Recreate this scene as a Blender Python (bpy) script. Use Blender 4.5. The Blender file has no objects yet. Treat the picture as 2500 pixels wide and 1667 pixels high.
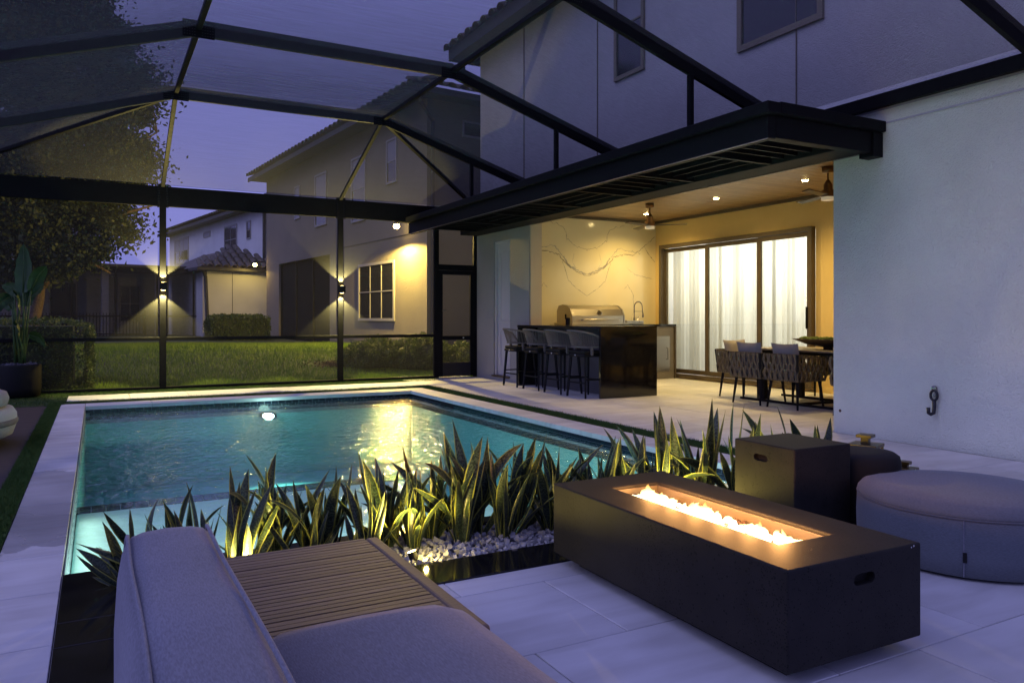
import bpy, math, random
import numpy as np
from mathutils import Vector, Matrix, noise as mnoise
random.seed(7); rng = np.random.default_rng(7)
R = math.radians
sc = bpy.context.scene
col = sc.collection
# ------------------------------------------------------------------ camera, sky, sun, exposure
cd = bpy.data.cameras.new('camera'); cam = bpy.data.objects.new('camera', cd); col.objects.link(cam)
cam.location = (0, 0, 1.18); cam.rotation_euler = (R(90), 0, R(-28.46))
cd.sensor_width = 36; cd.lens = 26.91; cd.shift_y = -58.5/2500; cd.clip_start = .05; cd.clip_end = 500
sc.camera = cam
w = bpy.data.worlds.new('World'); sc.world = w; w.use_nodes = True
wn = w.node_tree; wn.nodes.clear()
wo = wn.nodes.new('ShaderNodeOutputWorld'); bg = wn.nodes.new('ShaderNodeBackground')
sky = wn.nodes.new('ShaderNodeTexSky'); sky.sky_type = 'NISHITA'; sky.sun_disc = False
sky.sun_elevation = R(-1.5); sky.sun_rotation = R(215); sky.ozone_density = 2.0; sky.dust_density = .6
mixw = wn.nodes.new('ShaderNodeMix'); mixw.data_type = 'RGBA'; mixw.inputs[0].default_value = .86
mixw.inputs[7].default_value = (1.92, 2.0, 5.5, 1)
wn.links.new(sky.outputs[0], mixw.inputs[6]); wn.links.new(mixw.outputs[2], bg.inputs[0])
bg.inputs[1].default_value = .15
wn.links.new(bg.outputs[0], wo.inputs[0])
sd = bpy.data.lights.new('sun', 'SUN'); sd.energy = 1.0; sd.angle = R(50); sd.color = (.56, .56, 1.0)
sun = bpy.data.objects.new('sun', sd); col.objects.link(sun); sun.rotation_euler = (R(42), 0, R(-94))
sc.view_settings.view_transform = 'Standard'; sc.view_settings.look = 'None'
sc.view_settings.exposure = 0; sc.view_settings.gamma = 1; sc.view_settings.use_curve_mapping = False
cy = sc.cycles
cy.use_denoising = True; cy.max_bounces = 8; cy.diffuse_bounces = 3; cy.glossy_bounces = 4
cy.transparent_max_bounces = 20; cy.transmission_bounces = 4; cy.caustics_reflective = False; cy.caustics_refractive = False
cy.sample_clamp_indirect = 4; cy.sample_clamp_direct = 0

# ------------------------------------------------------------------ object helpers
def link(o, parent=None, label=None, cat=None, group=None, kind=None):
    if o.name not in col.objects: col.objects.link(o)
    if parent is not None: o.parent = parent
    if label: o['label'] = label
    if cat: o['category'] = cat
    if group: o['group'] = group
    if kind: o['kind'] = kind
    return o
def thing(name, label, cat, loc=(0, 0, 0), rz=0, group=None, kind=None):
    o = bpy.data.objects.new(name, None); o.location = loc; o.rotation_euler = (0, 0, rz); o.empty_display_size = .1
    return link(o, None, label, cat, group, kind)
class MB:
    def __init__(s): s.v = []; s.f = []; s.uv = None
    def quad(s, a, b, c, d):
        n = len(s.v); s.v += [tuple(a), tuple(b), tuple(c), tuple(d)]; s.f.append((n, n+1, n+2, n+3)); return s
    def box(s, x0, x1, y0, y1, z0, z1, M=None):
        n = len(s.v)
        p = [(x, y, z) for z in (z0, z1) for y in (y0, y1) for x in (x0, x1)]
        if M is not None: p = [tuple(M @ Vector(q)) for q in p]
        s.v += p
        for q in ((0, 2, 3, 1), (4, 5, 7, 6), (0, 1, 5, 4), (2, 6, 7, 3), (0, 4, 6, 2), (1, 3, 7, 5)): s.f.append(tuple(n+i for i in q))
        return s
    def bar(s, p0, p1, w, h, up=(0, 0, 1), w1=None, h1=None):
        p0 = Vector(p0); p1 = Vector(p1); d = (p1-p0).normalized(); u = Vector(up)
        r = d.cross(u)
        if r.length < 1e-4: r = d.cross(Vector((1, 0, 0)))
        r.normalize(); u = r.cross(d).normalized(); n = len(s.v)
        w1 = w if w1 is None else w1; h1 = h if h1 is None else h1
        for p, a, b in ((p0, w/2, h/2), (p1, w1/2, h1/2)):
            for i, j in ((-1, -1), (1, -1), (1, 1), (-1, 1)): s.v.append(tuple(p+r*a*i+u*b*j))
        for q in ((0, 1, 2, 3), (7, 6, 5, 4), (0, 4, 5, 1), (1, 5, 6, 2), (2, 6, 7, 3), (3, 7, 4, 0)): s.f.append(tuple(n+i for i in q))
        return s
    def tube(s, pts, r, n=8, r1=None, cap=True):
        pts = [Vector(p) for p in pts]; m = len(pts); base = len(s.v); prev = None
        for k, p in enumerate(pts):
            d = (pts[min(k+1, m-1)]-pts[max(k-1, 0)]).normalized()
            a = d.cross(Vector((0, 0, 1)) if abs(d.z) < .95 else Vector((1, 0, 0))).normalized()
            if prev is not None and a.dot(prev) < 0 and abs(d.z) < .95: pass
            if prev is not None:
                a = (prev-d*prev.dot(d)).normalized()
            prev = a; b = d.cross(a)
            rr = r[k] if isinstance(r, (list, tuple)) else (r if r1 is None else r+(r1-r)*k/(m-1))
            for i in range(n):
                t = 2*math.pi*i/n; s.v.append(tuple(p+a*math.cos(t)*rr+b*math.sin(t)*rr))
        for k in range(m-1):
            for i in range(n):
                j = (i+1) % n; s.f.append((base+k*n+i, base+k*n+j, base+(k+1)*n+j, base+(k+1)*n+i))
        if cap: s.f.append(tuple(base+i for i in range(n))[::-1]); s.f.append(tuple(base+(m-1)*n+i for i in range(n)))
        return s
    def lathe(s, prof, n=24, c=(0, 0, 0), M=None, sx=1, sy=1):
        base = len(s.v); m = len(prof)
        for r, z in prof:
            for i in range(n):
                t = 2*math.pi*i/n; p = Vector((r*math.cos(t)*sx, r*math.sin(t)*sy, z))
                if M is not None: p = M @ p
                s.v.append(tuple(p+Vector(c)))
        for k in range(m-1):
            for i in range(n):
                j = (i+1) % n; s.f.append((base+k*n+i, base+k*n+j, base+(k+1)*n+j, base+(k+1)*n+i))
        if prof[0][0] > 1e-6: s.f.append(tuple(base+i for i in range(n))[::-1])
        if prof[-1][0] > 1e-6: s.f.append(tuple(base+(m-1)*n+i for i in range(n)))
        return s
    def prism(s, poly, axis, a, b):
        n = len(s.v); k = len(poly)
        for t in (a, b):
            for p, q in poly:
                s.v.append({'x': (t, p, q), 'y': (p, t, q), 'z': (p, q, t)}[axis])
        s.f.append(tuple(range(n, n+k))[::-1]); s.f.append(tuple(range(n+k, n+2*k)))
        for i in range(k):
            j = (i+1) % k; s.f.append((n+i, n+j, n+k+j, n+k+i))
        return s
    def mesh(s, name, mat, smooth=False):
        me = bpy.data.meshes.new(name); me.from_pydata(s.v, [], s.f)
        if mat: me.materials.append(mat)
        import bmesh
        bm = bmesh.new(); bm.from_mesh(me); bmesh.ops.recalc_face_normals(bm, faces=bm.faces); bm.to_mesh(me); bm.free()
        if smooth: me.polygons.foreach_set('use_smooth', [True]*len(me.polygons))
        if s.uv:
            uvl = me.uv_layers.new(name='UVMap')
            for l in me.loops: uvl.data[l.index].uv = s.uv[l.vertex_index]
        me.update(); return me
    def build(s, name, mat, parent=None, smooth=False, bevel=0, seg=2, sub=0, **k):
        o = bpy.data.objects.new(name, s.mesh(name, mat, smooth or bevel > 0 and False)); link(o, parent, **k)
        if bevel:
            b = o.modifiers.new('bevel', 'BEVEL'); b.width = bevel; b.segments = seg; b.limit_method = 'ANGLE'; b.angle_limit = R(40)
        if sub:
            b = o.modifiers.new('sub', 'SUBSURF'); b.levels = b.render_levels = sub
        return o
def kids(o, cache={}):
    return [c for c in bpy.data.objects if c.parent == o]
def copy_tree(o, loc=None, rz=None, label=None, parent=None):
    c = o.copy(); col.objects.link(c)
    if parent is not None: c.parent = parent
    if loc is not None: c.location = loc
    if rz is not None: c.rotation_euler = (0, 0, rz)
    if label: c['label'] = label
    for ch in kids(o): copy_tree(ch, parent=c)
    return c
def inst(name, me, parent, loc=(0, 0, 0), rot=(0, 0, 0), scale=(1, 1, 1), **k):
    o = bpy.data.objects.new(name, me); o.location = loc; o.rotation_euler = rot; o.scale = scale
    return link(o, parent, **k)
def np_mesh(name, V, F, mat):
    me = bpy.data.meshes.new(name); n = len(V); m, k = F.shape
    me.vertices.add(n); me.vertices.foreach_set('co', V.astype(np.float32).ravel())
    me.loops.add(m*k); me.loops.foreach_set('vertex_index', F.astype(np.int32).ravel())
    me.polygons.add(m); me.polygons.foreach_set('loop_start', np.arange(0, m*k, k, dtype=np.int32))
    try: me.polygons.foreach_set('loop_total', np.full(m, k, dtype=np.int32))
    except Exception: pass
    me.update(calc_edges=True); me.validate()
    if mat: me.materials.append(mat)
    return me
def leaves_mesh(name, P, size, mat, up=.3, asp=.5):
    n = len(P); d = rng.normal(size=(n, 3)); d[:, 2] += up; d /= np.linalg.norm(d, axis=1)[:, None]
    e = rng.normal(size=(n, 3)); e -= (e*d).sum(1)[:, None]*d; e /= np.linalg.norm(e, axis=1)[:, None]
    s = size*rng.uniform(.6, 1.3, n)[:, None]
    V = np.stack([P-d*s*.5, P+e*s*asp*.5, P+d*s*.5, P-e*s*asp*.5], 1).reshape(-1, 3)
    F = np.arange(4*n).reshape(n, 4); return np_mesh(name, V, F, mat)
def blades_mesh(name, P, h, wd, mat, lean=.35):
    n = len(P); a = rng.uniform(0, 2*np.pi, n); hh = h*rng.uniform(.55, 1.25, n)
    ex = np.stack([np.cos(a), np.sin(a), np.zeros(n)], 1)*wd/2
    ln = rng.normal(size=(n, 2))*lean
    tip = P+np.stack([ln[:, 0]*hh, ln[:, 1]*hh, hh], 1)
    V = np.stack([P-ex, P+ex, tip], 1).reshape(-1, 3)
    return np_mesh(name, V, np.arange(3*n).reshape(n, 3), mat)

# ------------------------------------------------------------------ materials
def newmat(name):
    m = bpy.data.materials.new(name); m.use_nodes = True
    return m, m.node_tree.nodes, m.node_tree.links, m.node_tree.nodes['Principled BSDF']
def mat(name, c, rough=.6, metal=0, var=0, vs=6, bump=0, bs=60, c2=None, spec=.5, rand=0, emis=None, es=0, stretch=None, bdist=.01, coat=0, trans=0):
    m, N, L, p = newmat(name)
    p.inputs['Base Color'].default_value = (*c, 1); p.inputs['Roughness'].default_value = rough
    p.inputs['Metallic'].default_value = metal; p.inputs['Specular IOR Level'].default_value = spec
    if coat: p.inputs['Coat Weight'].default_value = coat; p.inputs['Coat Roughness'].default_value = .05
    geo = N.new('ShaderNodeNewGeometry'); vec = geo.outputs['Position']
    if stretch:
        mp = N.new('ShaderNodeMapping'); mp.inputs['Scale'].default_value = stretch; L.new(vec, mp.inputs[0]); vec = mp.outputs[0]
    out = None
    if var or c2:
        nz = N.new('ShaderNodeTexNoise'); nz.inputs['Scale'].default_value = vs; nz.inputs['Detail'].default_value = 6; L.new(vec, nz.inputs[0])
        cr = N.new('ShaderNodeValToRGB'); cr.color_ramp.elements[0].position = .32; cr.color_ramp.elements[1].position = .68
        a = c if c2 else tuple(x*(1-var) for x in c); b = c2 if c2 else tuple(min(1, x*(1+var)) for x in c)
        cr.color_ramp.elements[0].color = (*a, 1); cr.color_ramp.elements[1].color = (*b, 1)
        L.new(nz.outputs[0], cr.inputs[0]); out = cr.outputs[0]
        rr = N.new('ShaderNodeMapRange'); rr.inputs[3].default_value = max(.02, rough-.08); rr.inputs[4].default_value = min(1, rough+.1)
        L.new(nz.outputs[0], rr.inputs[0]); L.new(rr.outputs[0], p.inputs['Roughness'])
    if rand:
        oi = N.new('ShaderNodeObjectInfo'); hs = N.new('ShaderNodeHueSaturation')
        mr = N.new('ShaderNodeMapRange'); mr.inputs[3].default_value = 1-rand; mr.inputs[4].default_value = 1+rand
        L.new(oi.outputs['Random'], mr.inputs[0]); L.new(mr.outputs[0], hs.inputs['Value'])
        if out: L.new(out, hs.inputs['Color'])
        else: hs.inputs['Color'].default_value = (*c, 1)
        out = hs.outputs[0]
    if out: L.new(out, p.inputs['Base Color'])
    if bump:
        nb = N.new('ShaderNodeTexNoise'); nb.inputs['Scale'].default_value = bs; nb.inputs['Detail'].default_value = 4; L.new(vec, nb.inputs[0])
        bp = N.new('ShaderNodeBump'); bp.inputs['Strength'].default_value = bump; bp.inputs['Distance'].default_value = bdist
        L.new(nb.outputs[0], bp.inputs['Height']); L.new(bp.outputs[0], p.inputs['Normal'])
    if emis: p.inputs['Emission Color'].default_value = (*emis, 1); p.inputs['Emission Strength'].default_value = es
    return m
def emit(name, c, s):
    m, N, L, p = newmat(name); p.inputs['Base Color'].default_value = (0, 0, 0, 1)
    p.inputs['Emission Color'].default_value = (*c, 1); p.inputs['Emission Strength'].default_value = s; return m
M = {}
def paver_mat():
    m, N, L, p = newmat('limestone_paver')
    geo = N.new('ShaderNodeNewGeometry'); oi = N.new('ShaderNodeObjectInfo')
    ad = N.new('ShaderNodeVectorMath'); ad.operation = 'ADD'; sc_ = N.new('ShaderNodeVectorMath'); sc_.operation = 'SCALE'
    cx = N.new('ShaderNodeCombineXYZ'); L.new(oi.outputs['Random'], cx.inputs[0]); L.new(oi.outputs['Random'], cx.inputs[1]); L.new(oi.outputs['Random'], cx.inputs[2])
    L.new(cx.outputs[0], sc_.inputs[0]); sc_.inputs['Scale'].default_value = 37
    L.new(geo.outputs['Position'], ad.inputs[0]); L.new(sc_.outputs[0], ad.inputs[1])
    mp = N.new('ShaderNodeMapping'); mp.inputs['Scale'].default_value = (1.2, 5.5, 1); mp.inputs['Rotation'].default_value = (0, 0, .25); L.new(ad.outputs[0], mp.inputs[0])
    nz = N.new('ShaderNodeTexNoise'); nz.inputs['Scale'].default_value = 1.5; nz.inputs['Detail'].default_value = 8; nz.inputs['Distortion'].default_value = .5; L.new(mp.outputs[0], nz.inputs[0])
    cr = N.new('ShaderNodeValToRGB'); e = cr.color_ramp.elements
    e[0].position = .28; e[0].color = (.49, .485, .485, 1); e[1].position = .6; e[1].color = (.60, .60, .61, 1)
    L.new(nz.outputs[0], cr.inputs[0])
    n2 = N.new('ShaderNodeTexNoise'); n2.inputs['Scale'].default_value = 1.1; n2.inputs['Detail'].default_value = 5; L.new(geo.outputs['Position'], n2.inputs[0])
    mr2 = N.new('ShaderNodeMapRange'); mr2.inputs[1].default_value = .35; mr2.inputs[2].default_value = .65; mr2.inputs[3].default_value = .86; mr2.inputs[4].default_value = 1.06
    L.new(n2.outputs[0], mr2.inputs[0])
    hs = N.new('ShaderNodeHueSaturation'); mr = N.new('ShaderNodeMapRange'); mr.inputs[3].default_value = .9; mr.inputs[4].default_value = 1.08
    mu = N.new('ShaderNodeMath'); mu.operation = 'MULTIPLY'
    L.new(oi.outputs['Random'], mr.inputs[0]); L.new(mr.outputs[0], mu.inputs[0]); L.new(mr2.outputs[0], mu.inputs[1])
    L.new(mu.outputs[0], hs.inputs['Value']); L.new(cr.outputs[0], hs.inputs['Color']); L.new(hs.outputs[0], p.inputs['Base Color'])
    rr = N.new('ShaderNodeMapRange'); rr.inputs[1].default_value = .3; rr.inputs[2].default_value = .7; rr.inputs[3].default_value = .42; rr.inputs[4].default_value = .66
    L.new(n2.outputs[0], rr.inputs[0])
    # a wet patch splashed over the left coping
    sp = N.new('ShaderNodeSeparateXYZ'); L.new(geo.outputs['Position'], sp.inputs[0])
    n3 = N.new('ShaderNodeTexNoise'); n3.inputs['Scale'].default_value = 3.2; n3.inputs['Detail'].default_value = 5; L.new(geo.outputs['Position'], n3.inputs[0])
    yy = N.new('ShaderNodeMath'); yy.operation = 'MULTIPLY_ADD'; yy.inputs[1].default_value = 1.1; L.new(n3.outputs[0], yy.inputs[0]); L.new(sp.outputs[1], yy.inputs[2])
    def gate(v, op, lim):
        g = N.new('ShaderNodeMath'); g.operation = op; g.inputs[1].default_value = lim; L.new(v, g.inputs[0]); return g.outputs[0]
    def mul(a, b):
        g = N.new('ShaderNodeMath'); g.operation = 'MULTIPLY'; L.new(a, g.inputs[0]); L.new(b, g.inputs[1]); return g.outputs[0]
    wet = mul(mul(gate(yy.outputs[0], 'GREATER_THAN', 5.15), gate(yy.outputs[0], 'LESS_THAN', 7.45)), gate(sp.outputs[0], 'LESS_THAN', 0))
    wm = N.new('ShaderNodeMath'); wm.operation = 'MULTIPLY_ADD'; wm.inputs[1].default_value = -.30; wm.inputs[2].default_value = 1; L.new(wet, wm.inputs[0])
    mu2 = N.new('ShaderNodeMath'); mu2.operation = 'MULTIPLY'; L.new(mu.outputs[0], mu2.inputs[0]); L.new(wm.outputs[0], mu2.inputs[1]); L.new(mu2.outputs[0], hs.inputs['Value'])
    wr = N.new('ShaderNodeMath'); wr.operation = 'MULTIPLY_ADD'; wr.inputs[1].default_value = -.22; L.new(wet, wr.inputs[0]); L.new(rr.outputs[0], wr.inputs[2]); L.new(wr.outputs[0], p.inputs['Roughness'])
    bp = N.new('ShaderNodeBump'); bp.inputs['Strength'].default_value = .12; bp.inputs['Distance'].default_value = .004; L.new(nz.outputs[0], bp.inputs['Height']); L.new(bp.outputs[0], p.inputs['Normal'])
    return m
M['paver'] = paver_mat()
M['grout'] = mat('grout', (.12, .115, .11), .9)
def stucco(name, c, bs=95, bump=.8, var=.06):
    m = mat(name, c, .9, var=var, vs=1.4, bump=bump, bs=bs, bdist=.012, spec=.2)
    # short swirled trowel marks over the base grain
    N = m.node_tree.nodes; L = m.node_tree.links
    b0 = [n for n in N if n.type == 'BUMP'][0]; geo = [n for n in N if n.type == 'NEW_GEOMETRY'][0]
    v = N.new('ShaderNodeTexNoise'); v.inputs['Scale'].default_value = 28; v.inputs['Detail'].default_value = 3; v.inputs['Distortion'].default_value = 2.2
    L.new(geo.outputs['Position'], v.inputs[0])
    b1 = N.new('ShaderNodeBump'); b1.inputs['Strength'].default_value = bump*.9; b1.inputs['Distance'].default_value = .016
    L.new(v.outputs[0], b1.inputs['Height']); L.new(b0.outputs[0], b1.inputs['Normal']); L.new(b1.outputs[0], m.node_tree.nodes['Principled BSDF'].inputs['Normal'])
    return m
M['stucco_white_lit'] = stucco('stucco_white_lit', (.80, .85, .71))  # greenish glow from the pool put into the lower wall's white
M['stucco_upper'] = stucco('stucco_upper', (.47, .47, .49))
M['stucco_side_shaded'] = stucco('stucco_side_shaded', (.34, .34, .33))  # house stucco darkened, canopy shade put into the colour
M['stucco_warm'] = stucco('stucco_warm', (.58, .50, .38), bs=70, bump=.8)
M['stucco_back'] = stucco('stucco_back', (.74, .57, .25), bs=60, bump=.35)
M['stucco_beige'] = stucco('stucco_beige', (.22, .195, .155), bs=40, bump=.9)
M['stucco_far'] = stucco('stucco_far', (.62, .62, .63), bs=30, bump=.3)
M['alu'] = mat('black_aluminium', (.006, .006, .008), .55, var=.2, vs=20, spec=.12)
M['alu_up'] = mat('lighter_black_aluminium', (.022, .021, .024), .5, var=.15, vs=20, spec=.4)  # black aluminium in a lighter tone, for the roof beams
M['bronze'] = mat('bronze_frame', (.10, .078, .052), .5, metal=.2, var=.1, vs=10)
M['granite'] = mat('black_granite', (.004, .004, .005), .06, c2=(.012, .011, .011), vs=30, spec=.6)
M['granite_floor'] = mat('black_granite_floor', (.006, .006, .008), .10, c2=(.013, .012, .012), vs=5, spec=.55)
M['steel'] = mat('brushed_steel', (.42, .39, .35), .30, metal=1)
M['chrome'] = mat('dark_chrome', (.3, .28, .26), .2, metal=1)
M['brass'] = mat('brass', (.13, .10, .05), .35, metal=1, var=.1, vs=30)
M['copper'] = mat('aged_copper', (.22, .13, .07), .35, metal=1, var=.15, vs=25)
M['white_paint'] = mat('white_paint', (.50, .50, .53), .5)
M['frame_pale'] = mat('pale_window_frame', (.30, .29, .28), .5)
M['taupe'] = mat('taupe_cabinet', (.20, .175, .14), .5, var=.05, vs=4)
M['greybase'] = mat('grey_counter_base', (.10, .10, .105), .8, var=.1, vs=5, bump=.2, bs=80)
M['black'] = mat('matte_black', (.010, .010, .011), .7, spec=.2)
M['blackgloss'] = mat('satin_black_metal', (.014, .014, .016), .35)
M['rope'] = mat('grey_rope', (.15, .135, .125), .9, var=.15, vs=60)
M['strap'] = mat('taupe_strap', (.15, .125, .085), .9, var=.15, vs=50, bump=.3, bs=400, bdist=.001)
M['pillow'] = mat('beige_pillow', (.25, .235, .25), .95, var=.06, vs=12, bump=.3, bs=500, bdist=.001)
M['darkfab'] = mat('charcoal_fabric', (.006, .0055, .005), .95, var=.2, vs=300)
M['concrete'] = None
M['moss'] = mat('moss', (.05, .10, .012), .95, c2=(.12, .17, .03), vs=60, bump=.8, bs=200)
M['tile'] = mat('navy_glass_tile', (.006, .010, .022), .12, rand=.4, spec=.6)
M['tilegrout'] = mat('tile_grout', (.22, .24, .26), .8)
M['plaster'] = mat('pool_plaster', (.22, .50, .48), .8, var=.05, vs=3)
M['ledge'] = mat('ledge_plaster', (.64, .76, .70), .8, var=.05, vs=3)
M['coping'] = M['paver']
M['roof'] = mat('clay_roof_tile', (.055, .045, .04), .8, c2=(.11, .09, .075), vs=8, rand=.25, bump=.3, bs=60)
M['fascia'] = mat('dark_fascia', (.035, .033, .036), .6, var=.1, vs=3)
M['teak'] = mat('weathered_teak', (.095, .068, .050), .6, c2=(.145, .105, .078), vs=3.5, stretch=(3, 40, 40), rand=.18, bump=.25, bs=30, bdist=.001)
M['plank'] = mat('cedar_plank', (.28, .175, .085), .42, c2=(.40, .26, .13), vs=3, stretch=(3, 30, 10), rand=.15, coat=.3)
M['bark'] = mat('oak_bark', (.11, .075, .045), .95, c2=(.2, .14, .09), vs=14, bump=1, bs=40, bdist=.03)
M['soil'] = mat('lawn_soil', (.022, .032, .009), 1, c2=(.04, .055, .016), vs=2.5, bump=.5, bs=20)
M['grass'] = mat('grass_blades', (.10, .19, .014), .75, c2=(.20, .29, .035), vs=1.2, spec=.25)
M['turf'] = mat('turf_blades', (.035, .085, .014), .8, c2=(.07, .14, .03), vs=14, spec=.2)
M['turfbase'] = mat('turf_backing', (.012, .026, .006), 1)
M['mulch'] = mat('bare_mulch', (.10, .06, .03), 1, c2=(.05, .03, .015), vs=20, bump=1, bs=50)
M['rustfloor'] = mat('brown_composite_floor', (.032, .016, .012), .7, c2=(.02, .012, .010), vs=2, stretch=(1, 12, 1))
M['lava'] = mat('lava_rock', (.10, .05, .03), .9, c2=(.03, .02, .015), vs=60, bump=1, bs=100)
M['glow'] = emit('glowing_rock', (1, .08, .02), 1.6)
M['gravel'] = mat('white_marble_gravel', (.30, .29, .29), .75, c2=(.52, .51, .50), vs=16, bump=.5, bs=70)
M['potstone'] = mat('grey_pebble', (.12, .12, .15), .7, rand=.3)
M['warm_bulb'] = emit('warm_bulb', (1, .70, .22), 60)
M['white_bulb'] = emit('cool_bulb', (.8, 1, .95), 45)
M['down_bulb'] = emit('downlight_lens', (1, .74, .30), 160)
M['fanlens'] = mat('fan_lens', (.6, .55, .45), .4, emis=(1, .8, .5), es=.25)
M['interior_shade'] = mat('dim_interior', (.02, .02, .025), .8)  # near-black colour stands in for shade inside

def leafmat(name, a, b, vs=3, trans=.25, rough=.55):
    m, N, L, p = newmat(name)
    geo = N.new('ShaderNodeNewGeometry'); nz = N.new('ShaderNodeTexNoise'); nz.inputs['Scale'].default_value = vs; nz.inputs['Detail'].default_value = 5
    L.new(geo.outputs['Position'], nz.inputs[0]); cr = N.new('ShaderNodeValToRGB'); cr.color_ramp.elements[0].position = .35; cr.color_ramp.elements[1].position = .65
    cr.color_ramp.elements[0].color = (*a, 1); cr.color_ramp.elements[1].color = (*b, 1); L.new(nz.outputs[0], cr.inputs[0]); L.new(cr.outputs[0], p.inputs['Base Color'])
    p.inputs['Roughness'].default_value = rough; p.inputs['Specular IOR Level'].default_value = .35
    tr = N.new('ShaderNodeBsdfTranslucent'); L.new(cr.outputs[0], tr.inputs[0]); mx = N.new('ShaderNodeMixShader'); mx.inputs[0].default_value = trans
    L.new(p.outputs[0], mx.inputs[1]); L.new(tr.outputs[0], mx.inputs[2]); L.new(mx.outputs[0], N['Material Output'].inputs[0]); return m
M['oak'] = leafmat('oak_leaf', (.032, .048, .014), (.062, .078, .024), 2.2)
M['hedge'] = leafmat('hedge_leaf', (.05, .085, .012), (.12, .16, .03), 5)
M['juniper'] = leafmat('juniper_needles', (.035, .065, .012), (.09, .12, .03), 5)
M['bird'] = leafmat('big_leaf', (.018, .05, .018), (.035, .085, .025), 4, .2, .4)
M['stem'] = leafmat('leaf_stalk', (.05, .09, .03), (.07, .12, .04), 6, .1)

def screen_mat(name, dens, c=.09):
    m, N, L, p = newmat(name)
    df = N.new('ShaderNodeBsdfDiffuse'); df.inputs[0].default_value = (c, c, c*1.02, 1)
    ts = N.new('ShaderNodeBsdfTranslucent'); ts.inputs[0].default_value = (c, c, c*1.02, 1)
    m0 = N.new('ShaderNodeMixShader'); m0.inputs[0].default_value = .35; L.new(df.outputs[0], m0.inputs[1]); L.new(ts.outputs[0], m0.inputs[2])
    tp = N.new('ShaderNodeBsdfTransparent'); mx = N.new('ShaderNodeMixShader')
    geo = N.new('ShaderNodeNewGeometry')
    # mesh seen at a slant covers more of what is behind it
    dt = N.new('ShaderNodeVectorMath'); dt.operation = 'DOT_PRODUCT'; L.new(geo.outputs['Normal'], dt.inputs[0]); L.new(geo.outputs['Incoming'], dt.inputs[1])
    ab = N.new('ShaderNodeMath'); ab.operation = 'ABSOLUTE'; L.new(dt.outputs['Value'], ab.inputs[0])
    ad = N.new('ShaderNodeMath'); ad.operation = 'MAXIMUM'; ad.inputs[1].default_value = .28; L.new(ab.outputs[0], ad.inputs[0])
    dv = N.new('ShaderNodeMath'); dv.operation = 'DIVIDE'; dv.inputs[0].default_value = dens; L.new(ad.outputs[0], dv.inputs[1])
    nz = N.new('ShaderNodeTexNoise'); nz.inputs['Scale'].default_value = 3; nz.inputs['Detail'].default_value = 7
    mp = N.new('ShaderNodeMapping'); mp.inputs['Scale'].default_value = (.8, 14, 14); L.new(geo.outputs['Position'], mp.inputs[0]); L.new(mp.outputs[0], nz.inputs[0])
    mr = N.new('ShaderNodeMapRange'); mr.inputs[3].default_value = .85; mr.inputs[4].default_value = 1.15; L.new(nz.outputs[0], mr.inputs[0])
    mu = N.new('ShaderNodeMath'); mu.operation = 'MULTIPLY'; mu.use_clamp = True; L.new(dv.outputs[0], mu.inputs[0]); L.new(mr.outputs[0], mu.inputs[1])
    L.new(mu.outputs[0], mx.inputs[0]); L.new(tp.outputs[0], mx.inputs[1]); L.new(m0.outputs[0], mx.inputs[2]); L.new(mx.outputs[0], N['Material Output'].inputs[0])
    return m
M['screen'] = screen_mat('insect_screen', .17, .12)
M['screen_roof'] = screen_mat('roof_insect_screen', .235, .07)
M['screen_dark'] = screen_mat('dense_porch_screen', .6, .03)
def schlick(N, L, f0, nrm=None):
    lw = N.new('ShaderNodeLayerWeight'); lw.inputs[0].default_value = .5
    if nrm is not None: L.new(nrm, lw.inputs['Normal'])
    pw = N.new('ShaderNodeMath'); pw.operation = 'POWER'; pw.inputs[1].default_value = 5; L.new(lw.outputs['Facing'], pw.inputs[0])
    ma = N.new('ShaderNodeMath'); ma.operation = 'MULTIPLY_ADD'; ma.inputs[1].default_value = 1-f0; ma.inputs[2].default_value = f0; L.new(pw.outputs[0], ma.inputs[0]); return ma
def glass_mat(name, tint, refl=.5):
    m, N, L, p = newmat(name)
    gl = N.new('ShaderNodeBsdfGlossy'); gl.inputs['Roughness'].default_value = .02
    tp = N.new('ShaderNodeBsdfTransparent'); tp.inputs[0].default_value = (*tint, 1)
    fr = schlick(N, L, .07); mx = N.new('ShaderNodeMixShader')
    L.new(fr.outputs[0], mx.inputs[0]); L.new(tp.outputs[0], mx.inputs[1]); L.new(gl.outputs[0], mx.inputs[2]); L.new(mx.outputs[0], N['Material Output'].inputs[0]); return m
M['glass'] = glass_mat('window_glass', (.95, .97, .95))
M['darkpane'] = mat('dark_window_pane', (.012, .013, .02), .06, spec=.9)
M['shade'] = mat('window_blind', (.26, .26, .30), .6)
def water_mat():
    m, N, L, p = newmat('pool_water')
    geo = N.new('ShaderNodeNewGeometry')
    n1 = N.new('ShaderNodeTexNoise'); n1.inputs['Scale'].default_value = 9; n1.inputs['Detail'].default_value = 3; n1.inputs['Distortion'].default_value = .4
    L.new(geo.outputs['Position'], n1.inputs[0])
    bp = N.new('ShaderNodeBump'); bp.inputs['Strength'].default_value = .8; bp.inputs['Distance'].default_value = .034; L.new(n1.outputs[0], bp.inputs['Height'])
    gl = N.new('ShaderNodeBsdfGlossy'); gl.inputs['Roughness'].default_value = .05; L.new(bp.outputs[0], gl.inputs['Normal'])
    tp = N.new('ShaderNodeBsdfTransparent'); tp.inputs[0].default_value = (.66, .93, .92, 1)
    fr = schlick(N, L, .025); mx = N.new('ShaderNodeMixShader')
    L.new(fr.outputs[0], mx.inputs[0]); L.new(tp.outputs[0], mx.inputs[1]); L.new(gl.outputs[0], mx.inputs[2]); L.new(mx.outputs[0], N['Material Output'].inputs[0]); return m
M['water'] = water_mat()
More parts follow.
